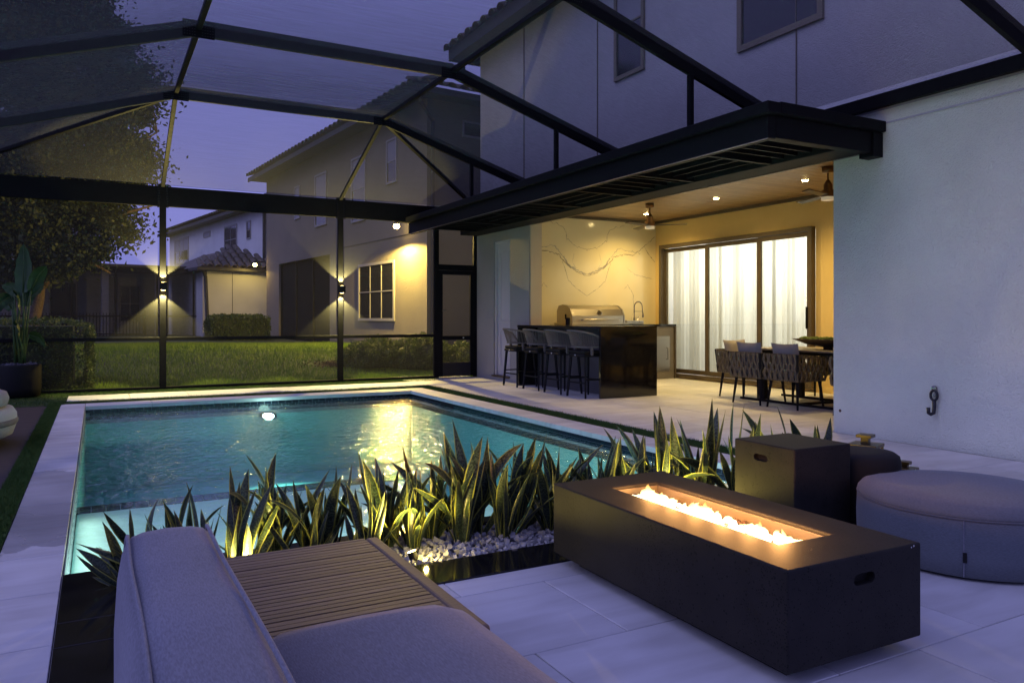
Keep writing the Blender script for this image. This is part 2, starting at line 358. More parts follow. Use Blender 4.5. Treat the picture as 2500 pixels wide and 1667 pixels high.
def curtain_mat():
    m, N, L, p = newmat('sheer_curtain')
    geo = N.new('ShaderNodeNewGeometry'); mp = N.new('ShaderNodeMapping'); mp.inputs['Scale'].default_value = (1, 3, 90)
    nz = N.new('ShaderNodeTexNoise'); nz.inputs['Scale'].default_value = 4; nz.inputs['Detail'].default_value = 4; L.new(geo.outputs['Position'], mp.inputs[0]); L.new(mp.outputs[0], nz.inputs[0])
    cr = N.new('ShaderNodeValToRGB'); cr.color_ramp.elements[0].color = (.62, .62, .6, 1); cr.color_ramp.elements[1].color = (.78, .78, .75, 1); L.new(nz.outputs[0], cr.inputs[0])
    a = N.new('ShaderNodeBsdfDiffuse'); b = N.new('ShaderNodeBsdfTranslucent'); L.new(cr.outputs[0], a.inputs[0]); L.new(cr.outputs[0], b.inputs[0])
    mx = N.new('ShaderNodeMixShader'); mx.inputs[0].default_value = .6; L.new(a.outputs[0], mx.inputs[1]); L.new(b.outputs[0], mx.inputs[2]); L.new(mx.outputs[0], N['Material Output'].inputs[0]); return m
M['curtain'] = curtain_mat()
def fabric_mat(name, c, weave=420, streak=None):
    m, N, L, p = newmat(name); p.inputs['Roughness'].default_value = .95; p.inputs['Specular IOR Level'].default_value = .15
    p.inputs['Sheen Weight'].default_value = .25
    geo = N.new('ShaderNodeNewGeometry'); mp = N.new('ShaderNodeMapping'); mp.inputs['Scale'].default_value = streak or (1, 1, 6); L.new(geo.outputs['Position'], mp.inputs[0])
    nz = N.new('ShaderNodeTexNoise'); nz.inputs['Scale'].default_value = 90; nz.inputs['Detail'].default_value = 6; L.new(mp.outputs[0], nz.inputs[0])
    n2 = N.new('ShaderNodeTexNoise'); n2.inputs['Scale'].default_value = 3; n2.inputs['Detail'].default_value = 4; L.new(geo.outputs['Position'], n2.inputs[0])
    ad = N.new('ShaderNodeMath'); ad.operation = 'MULTIPLY_ADD'; ad.inputs[1].default_value = .35; L.new(n2.outputs[0], ad.inputs[0]); L.new(nz.outputs[0], ad.inputs[2])
    cr = N.new('ShaderNodeValToRGB'); cr.color_ramp.elements[0].position = .45; cr.color_ramp.elements[1].position = .9
    cr.color_ramp.elements[0].color = (*[x*.70 for x in c], 1); cr.color_ramp.elements[1].color = (*[min(1, x*1.2) for x in c], 1)
    L.new(ad.outputs[0], cr.inputs[0]); L.new(cr.outputs[0], p.inputs['Base Color'])
    bp = N.new('ShaderNodeBump'); bp.inputs['Strength'].default_value = .25; bp.inputs['Distance'].default_value = .0008; L.new(nz.outputs[0], bp.inputs['Height'])
    b2 = N.new('ShaderNodeBump'); b2.inputs['Strength'].default_value = .12; b2.inputs['Distance'].default_value = .012; L.new(n2.outputs[0], b2.inputs['Height']); L.new(bp.outputs[0], b2.inputs['Normal'])
    L.new(b2.outputs[0], p.inputs['Normal']); return m
M['sofa'] = fabric_mat('grey_outdoor_fabric', (.165, .17, .205), streak=(4, .8, 1))
M['ottoman'] = fabric_mat('grey_ottoman_fabric', (.115, .13, .15), streak=(1, 1, 9))
M['lounge'] = fabric_mat('cream_fabric', (.42, .41, .38))
def concrete_mat():
    m, N, L, p = newmat('pitted_concrete'); p.inputs['Roughness'].default_value = .6; p.inputs['Specular IOR Level'].default_value = .22
    geo = N.new('ShaderNodeNewGeometry')
    vo = N.new('ShaderNodeTexVoronoi'); vo.inputs['Scale'].default_value = 48; vo.inputs['Randomness'].default_value = 1; L.new(geo.outputs['Position'], vo.inputs[0])
    vo2 = N.new('ShaderNodeTexVoronoi'); vo2.inputs['Scale'].default_value = 110; L.new(geo.outputs['Position'], vo2.inputs[0])
    nz = N.new('ShaderNodeTexNoise'); nz.inputs['Scale'].default_value = 7; nz.inputs['Detail'].default_value = 6; L.new(geo.outputs['Position'], nz.inputs[0])
    # pits: near cell centres whose random colour is high
    def pit(v, lim, rad):
        sx = N.new('ShaderNodeSeparateColor'); L.new(v.outputs['Color'], sx.inputs[0])
        g = N.new('ShaderNodeMath'); g.operation = 'GREATER_THAN'; g.inputs[1].default_value = lim; L.new(sx.outputs[0], g.inputs[0])
        l = N.new('ShaderNodeMath'); l.operation = 'LESS_THAN'; l.inputs[1].default_value = rad; L.new(v.outputs['Distance'], l.inputs[0])
        mu = N.new('ShaderNodeMath'); mu.operation = 'MULTIPLY'; L.new(g.outputs[0], mu.inputs[0]); L.new(l.outputs[0], mu.inputs[1]); return mu
    a = pit(vo, .70, .20); b = pit(vo2, .62, .30)
    mx = N.new('ShaderNodeMath'); mx.operation = 'MAXIMUM'; L.new(a.outputs[0], mx.inputs[0]); L.new(b.outputs[0], mx.inputs[1])
    cr = N.new('ShaderNodeValToRGB'); cr.color_ramp.elements[0].position = .3; cr.color_ramp.elements[1].position = .7
    cr.color_ramp.elements[0].color = (.013, .0122, .0115, 1); cr.color_ramp.elements[1].color = (.021, .019, .017, 1); L.new(nz.outputs[0], cr.inputs[0])
    mc = N.new('ShaderNodeMix'); mc.data_type = 'RGBA'; mc.inputs[7].default_value = (.0035, .0035, .0035, 1); L.new(mx.outputs[0], mc.inputs[0]); L.new(cr.outputs[0], mc.inputs[6]); L.new(mc.outputs[2], p.inputs['Base Color'])
    inv = N.new('ShaderNodeMath'); inv.operation = 'SUBTRACT'; inv.inputs[0].default_value = 1; L.new(mx.outputs[0], inv.inputs[1])
    bp = N.new('ShaderNodeBump'); bp.inputs['Strength'].default_value = .7; bp.inputs['Distance'].default_value = .004; L.new(inv.outputs[0], bp.inputs['Height']); L.new(bp.outputs[0], p.inputs['Normal'])
    return m
M['concrete'] = concrete_mat()
def snake_mat():
    m, N, L, p = newmat('snake_plant_leaf')
    uv = N.new('ShaderNodeUVMap'); sep = N.new('ShaderNodeSeparateXYZ'); L.new(uv.outputs[0], sep.inputs[0])
    oi = N.new('ShaderNodeObjectInfo')
    # bands across the leaf, broken by noise
    cx = N.new('ShaderNodeCombineXYZ')
    s1 = N.new('ShaderNodeMath'); s1.operation = 'MULTIPLY'; s1.inputs[1].default_value = 1.6; L.new(sep.outputs[0], s1.inputs[0])
    s2 = N.new('ShaderNodeMath'); s2.operation = 'MULTIPLY'; s2.inputs[1].default_value = 6; L.new(sep.outputs[1], s2.inputs[0])
    s3 = N.new('ShaderNodeMath'); s3.operation = 'MULTIPLY'; s3.inputs[1].default_value = 50; L.new(oi.outputs['Random'], s3.inputs[0])
    L.new(s1.outputs[0], cx.inputs[0]); L.new(s2.outputs[0], cx.inputs[1]); L.new(s3.outputs[0], cx.inputs[2])
    nz = N.new('ShaderNodeTexNoise'); nz.inputs['Scale'].default_value = 3; nz.inputs['Detail'].default_value = 3; L.new(cx.outputs[0], nz.inputs[0])
    v = N.new('ShaderNodeMath'); v.operation = 'MULTIPLY_ADD'; v.inputs[1].default_value = 150; L.new(sep.outputs[1], v.inputs[0])
    nm = N.new('ShaderNodeMath'); nm.operation = 'MULTIPLY'; nm.inputs[1].default_value = 22; L.new(nz.outputs[0], nm.inputs[0]); L.new(nm.outputs[0], v.inputs[2])
    sn = N.new('ShaderNodeMath'); sn.operation = 'SINE'; L.new(v.outputs[0], sn.inputs[0])
    cr = N.new('ShaderNodeValToRGB'); e = cr.color_ramp.elements; e[0].position = .25; e[0].color = (.010, .020, .011, 1); e[1].position = .75; e[1].color = (.055, .078, .048, 1)
    mr = N.new('ShaderNodeMapRange'); mr.inputs[1].default_value = -1; L.new(sn.outputs[0], mr.inputs[0]); L.new(mr.outputs[0], cr.inputs[0])
    u = N.new('ShaderNodeMath'); u.operation = 'SUBTRACT'; u.inputs[1].default_value = .5; L.new(sep.outputs[0], u.inputs[0])
    ua = N.new('ShaderNodeMath'); ua.operation = 'ABSOLUTE'; L.new(u.outputs[0], ua.inputs[0])
    nu = N.new('ShaderNodeMath'); nu.operation = 'MULTIPLY_ADD'; nu.inputs[1].default_value = .09; L.new(nz.outputs[0], nu.inputs[0]); L.new(ua.outputs[0], nu.inputs[2])
    g = N.new('ShaderNodeMath'); g.operation = 'GREATER_THAN'; g.inputs[1].default_value = .44; L.new(nu.outputs[0], g.inputs[0])
    mc = N.new('ShaderNodeMix'); mc.data_type = 'RGBA'; mc.inputs[7].default_value = (.27, .28, .055, 1); L.new(g.outputs[0], mc.inputs[0]); L.new(cr.outputs[0], mc.inputs[6])
    L.new(mc.outputs[2], p.inputs['Base Color']); p.inputs['Roughness'].default_value = .38; p.inputs['Specular IOR Level'].default_value = .4
    tr = N.new('ShaderNodeBsdfTranslucent'); L.new(mc.outputs[2], tr.inputs[0]); mx = N.new('ShaderNodeMixShader'); mx.inputs[0].default_value = .12
    L.new(p.outputs[0], mx.inputs[1]); L.new(tr.outputs[0], mx.inputs[2]); L.new(mx.outputs[0], N['Material Output'].inputs[0]); return m
M['snake'] = snake_mat()
def marble_mat():
    m = mat('polished_marble', (.76, .67, .42), .13, c2=(.82, .73, .47), vs=1.5, spec=.5); return m
M['marble'] = marble_mat()
M['vein'] = mat('marble_vein', (.32, .27, .18), .2, c2=(.44, .38, .27), vs=12)
M['vein_soft'] = mat('marble_vein_soft', (.42, .38, .30), .15, c2=(.52, .48, .39), vs=9)

# ------------------------------------------------------------------ lamps
def lamp(kind, name, loc, energy, color, rot=(0, 0, 0), size=.1, cone=None, blend=.15, parent=None, sy=None):
    d = bpy.data.lights.new(name, kind); d.energy = energy; d.color = color
    if kind == 'SPOT': d.spot_size = R(cone); d.spot_blend = blend; d.shadow_soft_size = size
    elif kind == 'AREA':
        d.size = size
        if sy: d.shape = 'RECTANGLE'; d.size_y = sy
    else: d.shadow_soft_size = size
    o = bpy.data.objects.new(name, d); o.location = loc; o.rotation_euler = rot; col.objects.link(o)
    if parent is not None: o.parent = parent
    return o
WARM = (1, .68, .23); YEL = (1, .82, .26)
# ================================================================== GROUND / DECK / POOL
def gz(x, y):
    t = min(1, max(0, (y-14.2)/4.6)); t = t*t*(3-2*t)
    return -.02+.46*t+.03*math.sin(x*.7+1)*t+.03*math.sin(y*.45)*t
xs = [-90, -60, -40, -25, -15]+[-10+i*.8 for i in range(36)]+[22, 30, 45, 70, 90]; ys = [13.8, 14.2]+[14.6+i*.6 for i in range(30)]+[34, 40, 60, 100, 160, 240]
mb = MB(); mb.v = [(x, y, gz(x, y)) for y in ys for x in xs]
nx = len(xs); mb.f = [(j*nx+i, j*nx+i+1, (j+1)*nx+i+1, (j+1)*nx+i) for j in range(len(ys)-1) for i in range(nx-1)]
mb.build('ground', M['soil'], smooth=True, kind='structure')
mb = MB(); mb.quad((-90, -60, -.03), (-4, -60, -.03), (-4, 13.8, -.03), (-90, 13.8, -.03)); mb.quad((-4, -60, -.03), (90, -60, -.03), (90, -8, -.03), (-4, -8, -.03)); mb.quad((13, -8, -.03), (90, -8, -.03), (90, 13.8, -.03), (13, 13.8, -.03))
mb.build('ground', M['soil'], kind='structure')
n = 130000
P = np.stack([rng.uniform(-3, 9, n), 13.93+rng.power(.8, n)*9.5, np.zeros(n)], 1); P[:, 2] = [gz(a, b)-.01 for a, b, _ in P]
P = P[~(((P[:, 0]-4.6)/.75)**2+((P[:, 1]-16.2)/.45)**2 < rng.uniform(.5, 1.2, n))]
o = inst('lawn_grass', blades_mesh('lawn_grass', P, .085, .011, M['grass']), None, kind='stuff', label='tall lawn grass beyond the screen wall', cat='grass')
P = np.stack([4.6+rng.normal(0, .3, 1500), 16.2+rng.normal(0, .2, 1500), np.zeros(1500)], 1); P[:, 2] = [gz(a, b)+.01 for a, b, _ in P]
inst('bare_patch', leaves_mesh('bare_patch', P, .07, M['mulch'], 0, .3), None, kind='stuff', label='worn brown bare patch in the lawn', cat='bare patch')
# slab under the tiles
slab = MB()
for r_ in ((0, 10, -8, 3.135), (5.07, 10.0, 3.135, 13.85), (4.6, 5.07, 3.135, 5.0), (-.38, 5.07, 12.41, 13.27), (4.8, 5.2, 12.3, 13.85)):
    slab.box(r_[0], r_[1], r_[2], r_[3], -.1, -.012)
deck = slab.build('deck', M['grout'], kind='structure')
PX, PY, GAP = .81, .62, .0055
pm = {}
def paver(x0, x1, y0, y1, parent, z=0, name='paver', th=.03, bev=.002):
    wx, wy = round(x1-x0, 3), round(y1-y0, 3)
    if wx < .03 or wy < .03: return
    k = (wx, wy, th)
    if k not in pm:
        b = MB(); hx, hy = wx/2-GAP/2, wy/2-GAP/2; e = .0025
        b.v = [(-hx, -hy, -th), (hx, -hy, -th), (hx, hy, -th), (-hx, hy, -th), (-hx, -hy, -e), (hx, -hy, -e), (hx, hy, -e), (-hx, hy, -e), (-hx+e, -hy+e, 0), (hx-e, -hy+e, 0), (hx-e, hy-e, 0), (-hx+e, hy-e, 0)]
        b.f = [(8, 9, 10, 11)]+[(i, (i+1) % 4, 4+(i+1) % 4, 4+i) for i in range(4)]+[(4+i, 4+(i+1) % 4, 8+(i+1) % 4, 8+i) for i in range(4)]
        pm[k] = b.mesh('paver', M['paver'])
    inst(name, pm[k], parent, ((x0+x1)/2, (y0+y1)/2, z+random.uniform(-.0006, .0006)))
def in_rects(x0, x1, y0, y1, rects):
    out = []
    for a, b, c, d in rects:
        X0, X1, Y0, Y1 = max(x0, a), min(x1, b), max(y0, c), min(y1, d)
        if X1-X0 > .03 and Y1-Y0 > .03: out.append((X0, X1, Y0, Y1))
    return out
rects = [(.63, 6.74, -.2, 3.135), (5.07, 6.66, 3.135, 13.72), (6.66, 9.98, 5.43, 11.66), (6.9, 9.98, 11.66, 12.3)]
j0 = -5
for j in range(-5, 20):
    y0 = 1.71+j*PY
    for i in range(-5, 16):
        x0 = 2.165+i*PX+(PX/2 if j % 2 else 0)
        if y0+PY < .4: continue
        for q in in_rects(x0, x0+PX, y0, y0+PY, rects): paver(*q, deck)
for i in range(8): paver(-.38+i*.81, min(5.07, -.38+(i+1)*.81), 12.41, 13.27, deck, name='paver')
paver(5.9, 6.6, 13.9, 14.6, deck); paver(5.2, 5.9, 13.9, 14.6, deck)
# granite edge slabs
def slabs(rs, parent):
    for q in rs:
        b = MB(); b.box(q[0]+.001, q[1]-.001, q[2]+.001, q[3]-.001, -.05, .004); b.build('granite_slab', M['granite_floor'], parent, bevel=.002, seg=1)
bed = thing('planting_bed', 'long sunken planting bed edged with polished black granite between pool and seating', 'planting bed', (0, 3.6, 0))
bed.location = (0, 0, 0)
slabs([(-.14, .08, 3.42, 4.06), (-.14, .62, 3.17, 3.418), (-.14, .62, 2.2, 3.165), (-.14, .62, 1.2, 2.195), (.62, 1.3, 3.14, 3.42), (1.3, 2.2, 3.14, 3.42), (2.2, 3.1, 3.14, 3.42), (3.1, 4.0, 3.14, 3.42), (4.0, 4.8, 3.14, 3.42)], bed)
slabs([(.082, 1.6, 3.95, 4.06), (1.6, 2.7, 3.95, 4.06), (2.7, 3.8, 3.95, 4.06), (3.8, 4.8, 3.95, 4.06)], bed)
b = MB(); b.box(.08, 4.8, 3.42, 3.95, -.12, -.06); b.build('soil', M['mulch'], bed)
# gravel
def rock(mbd, c, r, n=1):
    ph = [Vector(v) for v in ((1, 0, 0), (-1, 0, 0), (0, 1, 0), (0, -1, 0), (0, 0, 1), (0, 0, -1), (.6, .6, .6), (-.6, .6, -.5), (.6, -.6, -.5), (-.6, -.6, .6))]
    import itertools
    b0 = len(mbd.v); e = Matrix.Rotation(random.uniform(0, 6.28), 3, Vector((random.uniform(-1, 1), random.uniform(-1, 1), random.uniform(-1, 1))).normalized())
    s = Vector((random.uniform(.7, 1.3), random.uniform(.6, 1.0), random.uniform(.5, .9)))*r
    cube = [Vector((x, y, z)) for z in (-1, 1) for y in (-1, 1) for x in (-1, 1)]
    for q in cube:
        q = Vector((q.x*s.x*random.uniform(.55, .95), q.y*s.y*random.uniform(.55, .95), q.z*s.z*random.uniform(.5, .95)))
        mbd.v.append(tuple(Vector(c)+e @ q))
    for q in ((0, 2, 3, 1), (4, 5, 7, 6), (0, 1, 5, 4), (2, 6, 7, 3), (0, 4, 6, 2), (1, 3, 7, 5)): mbd.f.append(tuple(b0+i for i in q))
g = MB()
for _ in range(11500):
    x = random.uniform(.1, 4.78); y = random.uniform(3.43, 3.94)
    if x > 2.6 and random.random() < .4: continue
    rock(g, (x, y, -.055+random.random()**1.2*.055), random.uniform(.008, .017))
for _ in range(260):
    rock(g, (random.uniform(.8, 2.6), random.uniform(3.43, 3.9), random.uniform(-.01, .008)), random.uniform(.014, .021))
g.build('gravel', M['gravel'], kind='stuff', label='white crushed marble gravel filling the planting bed', cat='gravel')
# ---- pool
x0, x1, y0, y1 = -.14, 4.48, 4.07, 11.67
WZ = -.10
pool = MB()
D = -1.15
pool.quad((x0, y0, D), (x1, y0, D), (x1, y1, D), (x0, y1, D))
pool.quad((x0, y0, D), (x0, y1, D), (x0, y1, -.015), (x0, y0, -.015))
pool.quad((x1, y1, D), (x1, y0, D), (x1, y0, -.03), (x1, y1, -.03))
pool.quad((x0, y1, D), (x1, y1, D), (x1, y1, -.03), (x0, y1, -.03))
pool.quad((x1, y0, D), (x0, y0, D), (x0, y0, -.0), (x1, y0, -.0))
pool = pool.build('pool', M['plaster'], kind='structure')
b = MB(); b.box(x0+.002, 2.45, y0+.002, 6.85, D+.01, -.30); b.build('tanning_ledge', M['ledge'], pool, bevel=.02)
b = MB(); b.box(2.452, x1-.002, y0+.002, 6.1, D+.01, -.42); b.build('step', M['ledge'], pool, bevel=.02)
# dark trim tiles on ledge edges
tm = MB().box(-.048, .048, -.004, .004, -.022, .022).mesh('trim_tile', M['tile'])
tf = MB().box(-.048, .048, -.028, .028, -.003, .003).mesh('trim_tile', M['tile'])
for i in range(26):
    for k in range(4): inst('trim_tile', tf, pool, (x0+.05+i*.1, 6.82-k*.058, -.298))
for i in range(20):
    inst('trim_tile', tf, pool, (2.5+i*.1, 6.07, -.418))
b = MB(); b.box(x0, 2.46, 6.85, 6.856, -.42, -.30); b.build('ledge_riser', M['tile'], pool)
# coping stones
def coping_run(a0, a1, fixed0, fixed1, axis, step=.61, z=.0):
    a = a0; 
    while a < a1-.05:
        e = min(a+step, a1)
        if axis == 'y': paver(fixed0, fixed1, a, e, pool, z, 'coping_stone', .05)
        else: paver(a, e, fixed0, fixed1, pool, z, 'coping_stone', .05)
        a = e
coping_run(2.0, 12.04, -.43, -.14, 'y', .61)
coping_run(-.14, 4.80, 11.64, 12.04, 'x', .81)
coping_run(4.07, 11.64, 4.45, 4.80, 'y', .81)
b = MB(); b.box(-.425, -.145, 2.0, 12.03, -.08, -.045); b.box(-.14, 4.79, 11.7, 12.03, -.08, -.045); b.box(4.5, 4.79, 4.07, 11.63, -.08, -.045); b.build('coping_bed', M['grout'], pool)
# waterline tiles
b = MB(); b.box(x0, x1, y1-.006, y1-.001, -.24, -.05); b.box(x1-.006, x1-.001, y0, y1-.006, -.24, -.05); b.box(x0+.001, x0+.006, y0, y1-.006, -.24, -.015); b.build('grout_strip', M['tilegrout'], pool)
ta = MB().box(-.0475, .0475, -.004, 0, -.022, .022).mesh('waterline_tile', M['tile'])
tb = MB().box(-.004, 0, -.0475, .0475, -.022, .022).mesh('waterline_tile', M['tile'])
for k in range(3):
    for i in range(46): inst('waterline_tile', ta, pool, (x0+.05+i*.1004+(0.05 if k % 2 else 0), y1-.006, -.072-k*.047))
for k in range(2):
    for i in range(76): inst('waterline_tile', tb, pool, (x1-.006, y0+.05+i*.1+(0.05 if k % 2 else 0), -.072-k*.047))
b = MB()
for i in range(76): b.box(x1-.01, x1-.006, y0+.003+i*.1, y0+.097+i*.1, -.24, -.17)
b.build('submerged_tiles', M['tile'], pool, kind='stuff')
b = MB(); b.quad((x0+.001, y0+.001, WZ), (x1-.001, y0+.001, WZ), (x1-.001, y1-.001, WZ), (x0+.001, y1-.001, WZ)); b.build('water', M['water'], kind='structure')
# skimmer mouth on right wall
b = MB(); b.box(x1-.012, x1-.0105, 10.0, 10.45, -.15, -.06); b.build('skimmer_mouth', M['black'], pool)
# underwater lamps, with unseen fill added for the ledge
pl = thing('pool_light', 'round glowing underwater light in the far pool wall', 'pool light', (2.2, y1-.14, -.27))
lamp('POINT', 'pool_glow', (2.2, y1-.22, -.20), 5, (.75, 1, .85), size=.08)
b = MB(); b.lathe([(0, 0), (.10, 0), (.11, .012), (.125, .014)], 24, M=Matrix.Rotation(R(25), 4, 'X')); b.build('rim', M['chrome'], pl)
b = MB(); b.lathe([(0, .022), (.07, .018), (.098, .006)], 24, M=Matrix.Rotation(R(25), 4, 'X')); b.build('lens', M['white_bulb'], pl)
CY = (.42, 1, .84)
lamp('SPOT', 'pool_lamp', (2.2, y1-.08, -.30), 620, CY, (R(76), 0, R(180)), .06, 88, .8)
lamp('SPOT', 'pool_lamp', (2.2, y1-.08, -.30), 480, CY, (R(78), 0, R(184)), .06, 60, .8)
for xx, e in ((.25, 32), (.9, 42), (1.55, 42), (2.2, 36), (3.0, 32), (3.8, 28)):
    lamp('AREA', 'ledge_fill', (xx, y0+.03, -.17), e, (.88, 1, .90), (R(40), 0, 0), .6, sy=.10)  # unseen strips added along the near wall to brighten the ledge
lamp('AREA', 'ledge_fill', (x0+.03, 5.6, -.17), 4, (.88, 1, .90), (0, R(-78), 0), .10, sy=1.6)  # added side fill washing across the ledge

# ---- turf strips
tb_ = MB()
turf = [(-.58, -.435, 2.0, 12.05), (-.58, 4.80, 12.045, 12.405), (4.805, 5.065, 4.6, 12.405), (-3.6, -.385, 11.95, 13.27), (-3.6, 5.75, 13.275, 13.85)]
for q in turf: tb_.box(q[0], q[1], q[2], q[3], -.06, -.004)
tb_.build('turf_base', M['turfbase'], kind='structure')
PP = []
for q, d in zip(turf, (26000, 7000, 13000, 4500, 4500)):
    n = int((q[1]-q[0])*(q[3]-q[2])*d)
    y = rng.uniform(q[2], q[3], n)
    PP.append(np.stack([rng.uniform(q[0], q[1], n), y, np.full(n, -.005)], 1))
PP = np.concatenate(PP)
inst('turf_strip', blades_mesh('turf_strip', PP, .026, .004, M['turf'], .5), None, kind='stuff', label='strips of short green artificial turf around the pool', cat='turf')
b = MB(); b.box(-6, -.585, -8, 11.945, -.06, -.006); pf = b.build('patio_floor', M['rustfloor'], kind='structure')
# ================================================================== OWN HOUSE
XW = 6.74
house = thing('house', 'two storey white stucco house with open covered patio at right of pool', 'house')
W = M['stucco_white_lit']
b = MB(); b.box(XW, XW+.22, -8, 5.41, -.05, 3.20); b.build('lower_wall', W, house)
b = MB(); b.box(XW+.22, 10.1, 5.19, 5.41, -.05, 3.4); b.build('return_wall', M['stucco_back'], house)
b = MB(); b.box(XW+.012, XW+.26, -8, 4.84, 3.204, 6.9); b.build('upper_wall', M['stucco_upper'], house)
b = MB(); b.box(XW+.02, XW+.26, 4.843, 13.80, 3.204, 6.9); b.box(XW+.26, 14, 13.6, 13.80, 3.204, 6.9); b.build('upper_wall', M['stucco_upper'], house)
b = MB(); b.box(XW+.03, XW+.25, 5.41, 11.67, 2.95, 3.2); b.build('lintel', M['stucco_warm'], house)
b = MB(); b.box(6.9, 14, 13.62, 13.8, -.05, 3.2); b.box(14, 14.2, -8, 13.8, -.05, 6.9); b.build('outer_wall', M['stucco_side_shaded'], house)
b = MB(); b.box(XW-.008, XW+.018, -8, 4.84, 3.06, 3.075); b.build('weep_screed', M['white_paint'], house)
for y in (3.1, 5.9, 9.7, 12.0):
    b = MB(); b.box(XW+.002, XW+.0115 if y < 4.8 else XW+.0195, y, y+.007, 3.3, 6.4); b.build('control_joint', M['stucco_beige'], house)
# bath wing with the white door
Xd = 6.67
b = MB(); b.box(Xd, Xd+.2, 11.67, 12.38, 0, 3.2); b.box(Xd, Xd+.2, 13.04, 13.85, 0, 3.2); b.box(Xd, Xd+.2, 12.38, 13.04, 2.62, 3.2); b.box(Xd, Xd+.2, 12.38, 13.04, 0, .07)
b.build('side_wall', M['stucco_side_shaded'], house)
b = MB(); b.box(Xd+.02, 6.9, 11.655, 11.668, 0, 3.12); b.box(6.9, 6.92, 11.66, 12.3, 0, 3.12); b.build('pilaster', M['stucco_warm'], house)
dr = bpy.data.objects.new('door', None); link(dr, house)
b = MB(); b.box(Xd+.07, Xd+.11, 12.40, 12.99, .09, 2.58); b.build('door_leaf', M['white_paint'], dr)
b = MB()
for z0, z1 in ((.25, .95), (1.1, 2.42)):
    for q in ((12.5, 12.89, z0, z0+.03), (12.5, 12.89, z1-.03, z1), (12.5, 12.53, z0+.03, z1-.03), (12.86, 12.89, z0+.03, z1-.03)): b.box(Xd+.055, Xd+.069, *q)
b.build('moulding', M['white_paint'], dr, bevel=.004)
b = MB(); b.box(Xd+.03, Xd+.12, 12.99, 13.04, .09, 2.62); b.box(Xd+.03, Xd+.12, 12.38, 12.99, 2.58, 2.62); b.build('door_frame', M['white_paint'], dr)
b = MB(); b.box(Xd-.02, Xd+.12, 12.40, 13.1, .06, .085); b.build('threshold', M['brass'], dr)
# covered patio interior
CZ = 3.12
b = MB(); b.box(10.0, 10.15, 5.41, 8.36, 0, CZ); b.box(10.0, 10.15, 12.09, 12.4, 0, CZ); b.box(10.0, 10.15, 8.36, 12.09, 2.60, CZ); b.box(10.0, 10.15, 8.36, 12.09, -.05, .045)
b.build('back_wall', M['stucco_back'], house)
b = MB(); b.box(9.97, 9.998, 5.42, 12.2, 0, .09); b.build('base_step', M['stucco_back'], house)
b = MB(); b.box(6.9, 10.0, 12.31, 12.4, 0, CZ); mw = b.build('marble_wall', M['marble'], house)
b = MB(); b.box(6.7, 10.2, 5.3, 12.4, CZ+.03, CZ+.1); ce = b.build('ceiling', M['interior_shade'], house)
pk = MB(); pk.prism([(-.074, -.02), (.074, -.02), (.074, 0), (.068, .010), (-.068, .010), (-.074, 0)], 'x', -1.62, 1.62)
for v in range(len(pk.v)): pk.v[v] = (pk.v[v][0], pk.v[v][1], -pk.v[v][2])
pkm = pk.mesh('ceiling_plank', M['plank'])
for i in range(46): inst('ceiling_plank', pkm, ce, (8.37, 5.5+i*.15, CZ+.01))
b = MB(); b.box(9.94, 9.999, 5.42, 12.3, CZ-.05, CZ); b.box(6.93, 9.94, 12.25, 12.309, CZ-.05, CZ); b.build('cornice', M['bronze'], ce)
# marble veins, book-matched about x = 8.32
def vein(pts, wd, m, amp=.02, seed=0):
    rnd = random.Random(seed); out = []
    for (a, b_), (c, d) in zip(pts[:-1], pts[1:]):
        k = max(2, int(math.hypot(c-a, d-b_)/.03))
        for i in range(k): out.append((a+(c-a)*i/k, b_+(d-b_)*i/k))
    out.append(pts[-1])
    off = [rnd.uniform(-1, 1) for _ in out]
    off = [sum(off[max(0, i-1):i+2])/3*amp for i in range(len(off))]
    res = [(p[0]+off[i]*.7, p[1]+off[(i*7) % len(off)]) for i, p in enumerate(out)]
    ws = [wd*rnd.uniform(.2, 1.2)*math.sin(math.pi*(.08+.84*i/len(res)))**.5 for i in range(len(res))]
    for sgn in (1, -1):
        b = MB()
        for i in range(len(res)-1):
            (a, z), (c, zz) = res[i], res[i+1]; dx, dz = c-a, zz-z; l = math.hypot(dx, dz) or 1; nx_, nz_ = -dz/l, dx/l
            w0, w1 = ws[i]/2, ws[i+1]/2; X = lambda t: max(6.93, min(9.99, 8.32+sgn*(t)))
            b.quad((X(a-nx_*w0), 12.3085, z-nz_*w0), (X(c-nx_*w1), 12.3085, zz-nz_*w1), (X(c+nx_*w1), 12.3085, zz+nz_*w1), (X(a+nx_*w0), 12.3085, z+nz_*w0))
        b.build('vein', m, mw)
vein([(0, 1.98), (.25, 2.06), (.5, 2.22), (.62, 2.36), (.85, 2.42), (1.15, 2.44), (1.38, 2.62), (1.65, 2.8)], .02, M['vein'], .035, 1)
vein([(0, 2.0), (.2, 2.08), (.42, 2.18), (.55, 2.32)], .045, M['vein_soft'], .03, 2)
vein([(0, 1.6), (.22, 1.72), (.42, 1.88), (.5, 2.1), (.56, 2.25)], .012, M['vein'], .02, 3)
vein([(.0, 2.48), (.3, 2.56), (.45, 2.68), (.5, 2.86), (.62, 2.93), (.9, 3.0)], .012, M['vein'], .03, 4)
vein([(.5, 2.3), (.75, 2.55), (1.0, 2.5), (1.3, 2.46)], .02, M['vein_soft'], .03, 5)
vein([(.95, 2.15), (1.2, 2.02), (1.6, 1.96)], .01, M['vein'], .03, 6)
vein([(1.05, 1.1), (1.15, 1.35), (1.1, 1.65), (.98, 1.85), (.9, 1.75)], .012, M['vein'], .04, 7)
vein([(1.38, 2.62), (1.5, 2.45), (1.66, 2.3)], .02, M['vein'], .02, 8)
vein([(.3, 2.42), (.34, 2.25), (.25, 2.12)], .009, M['vein_soft'], .03, 9)
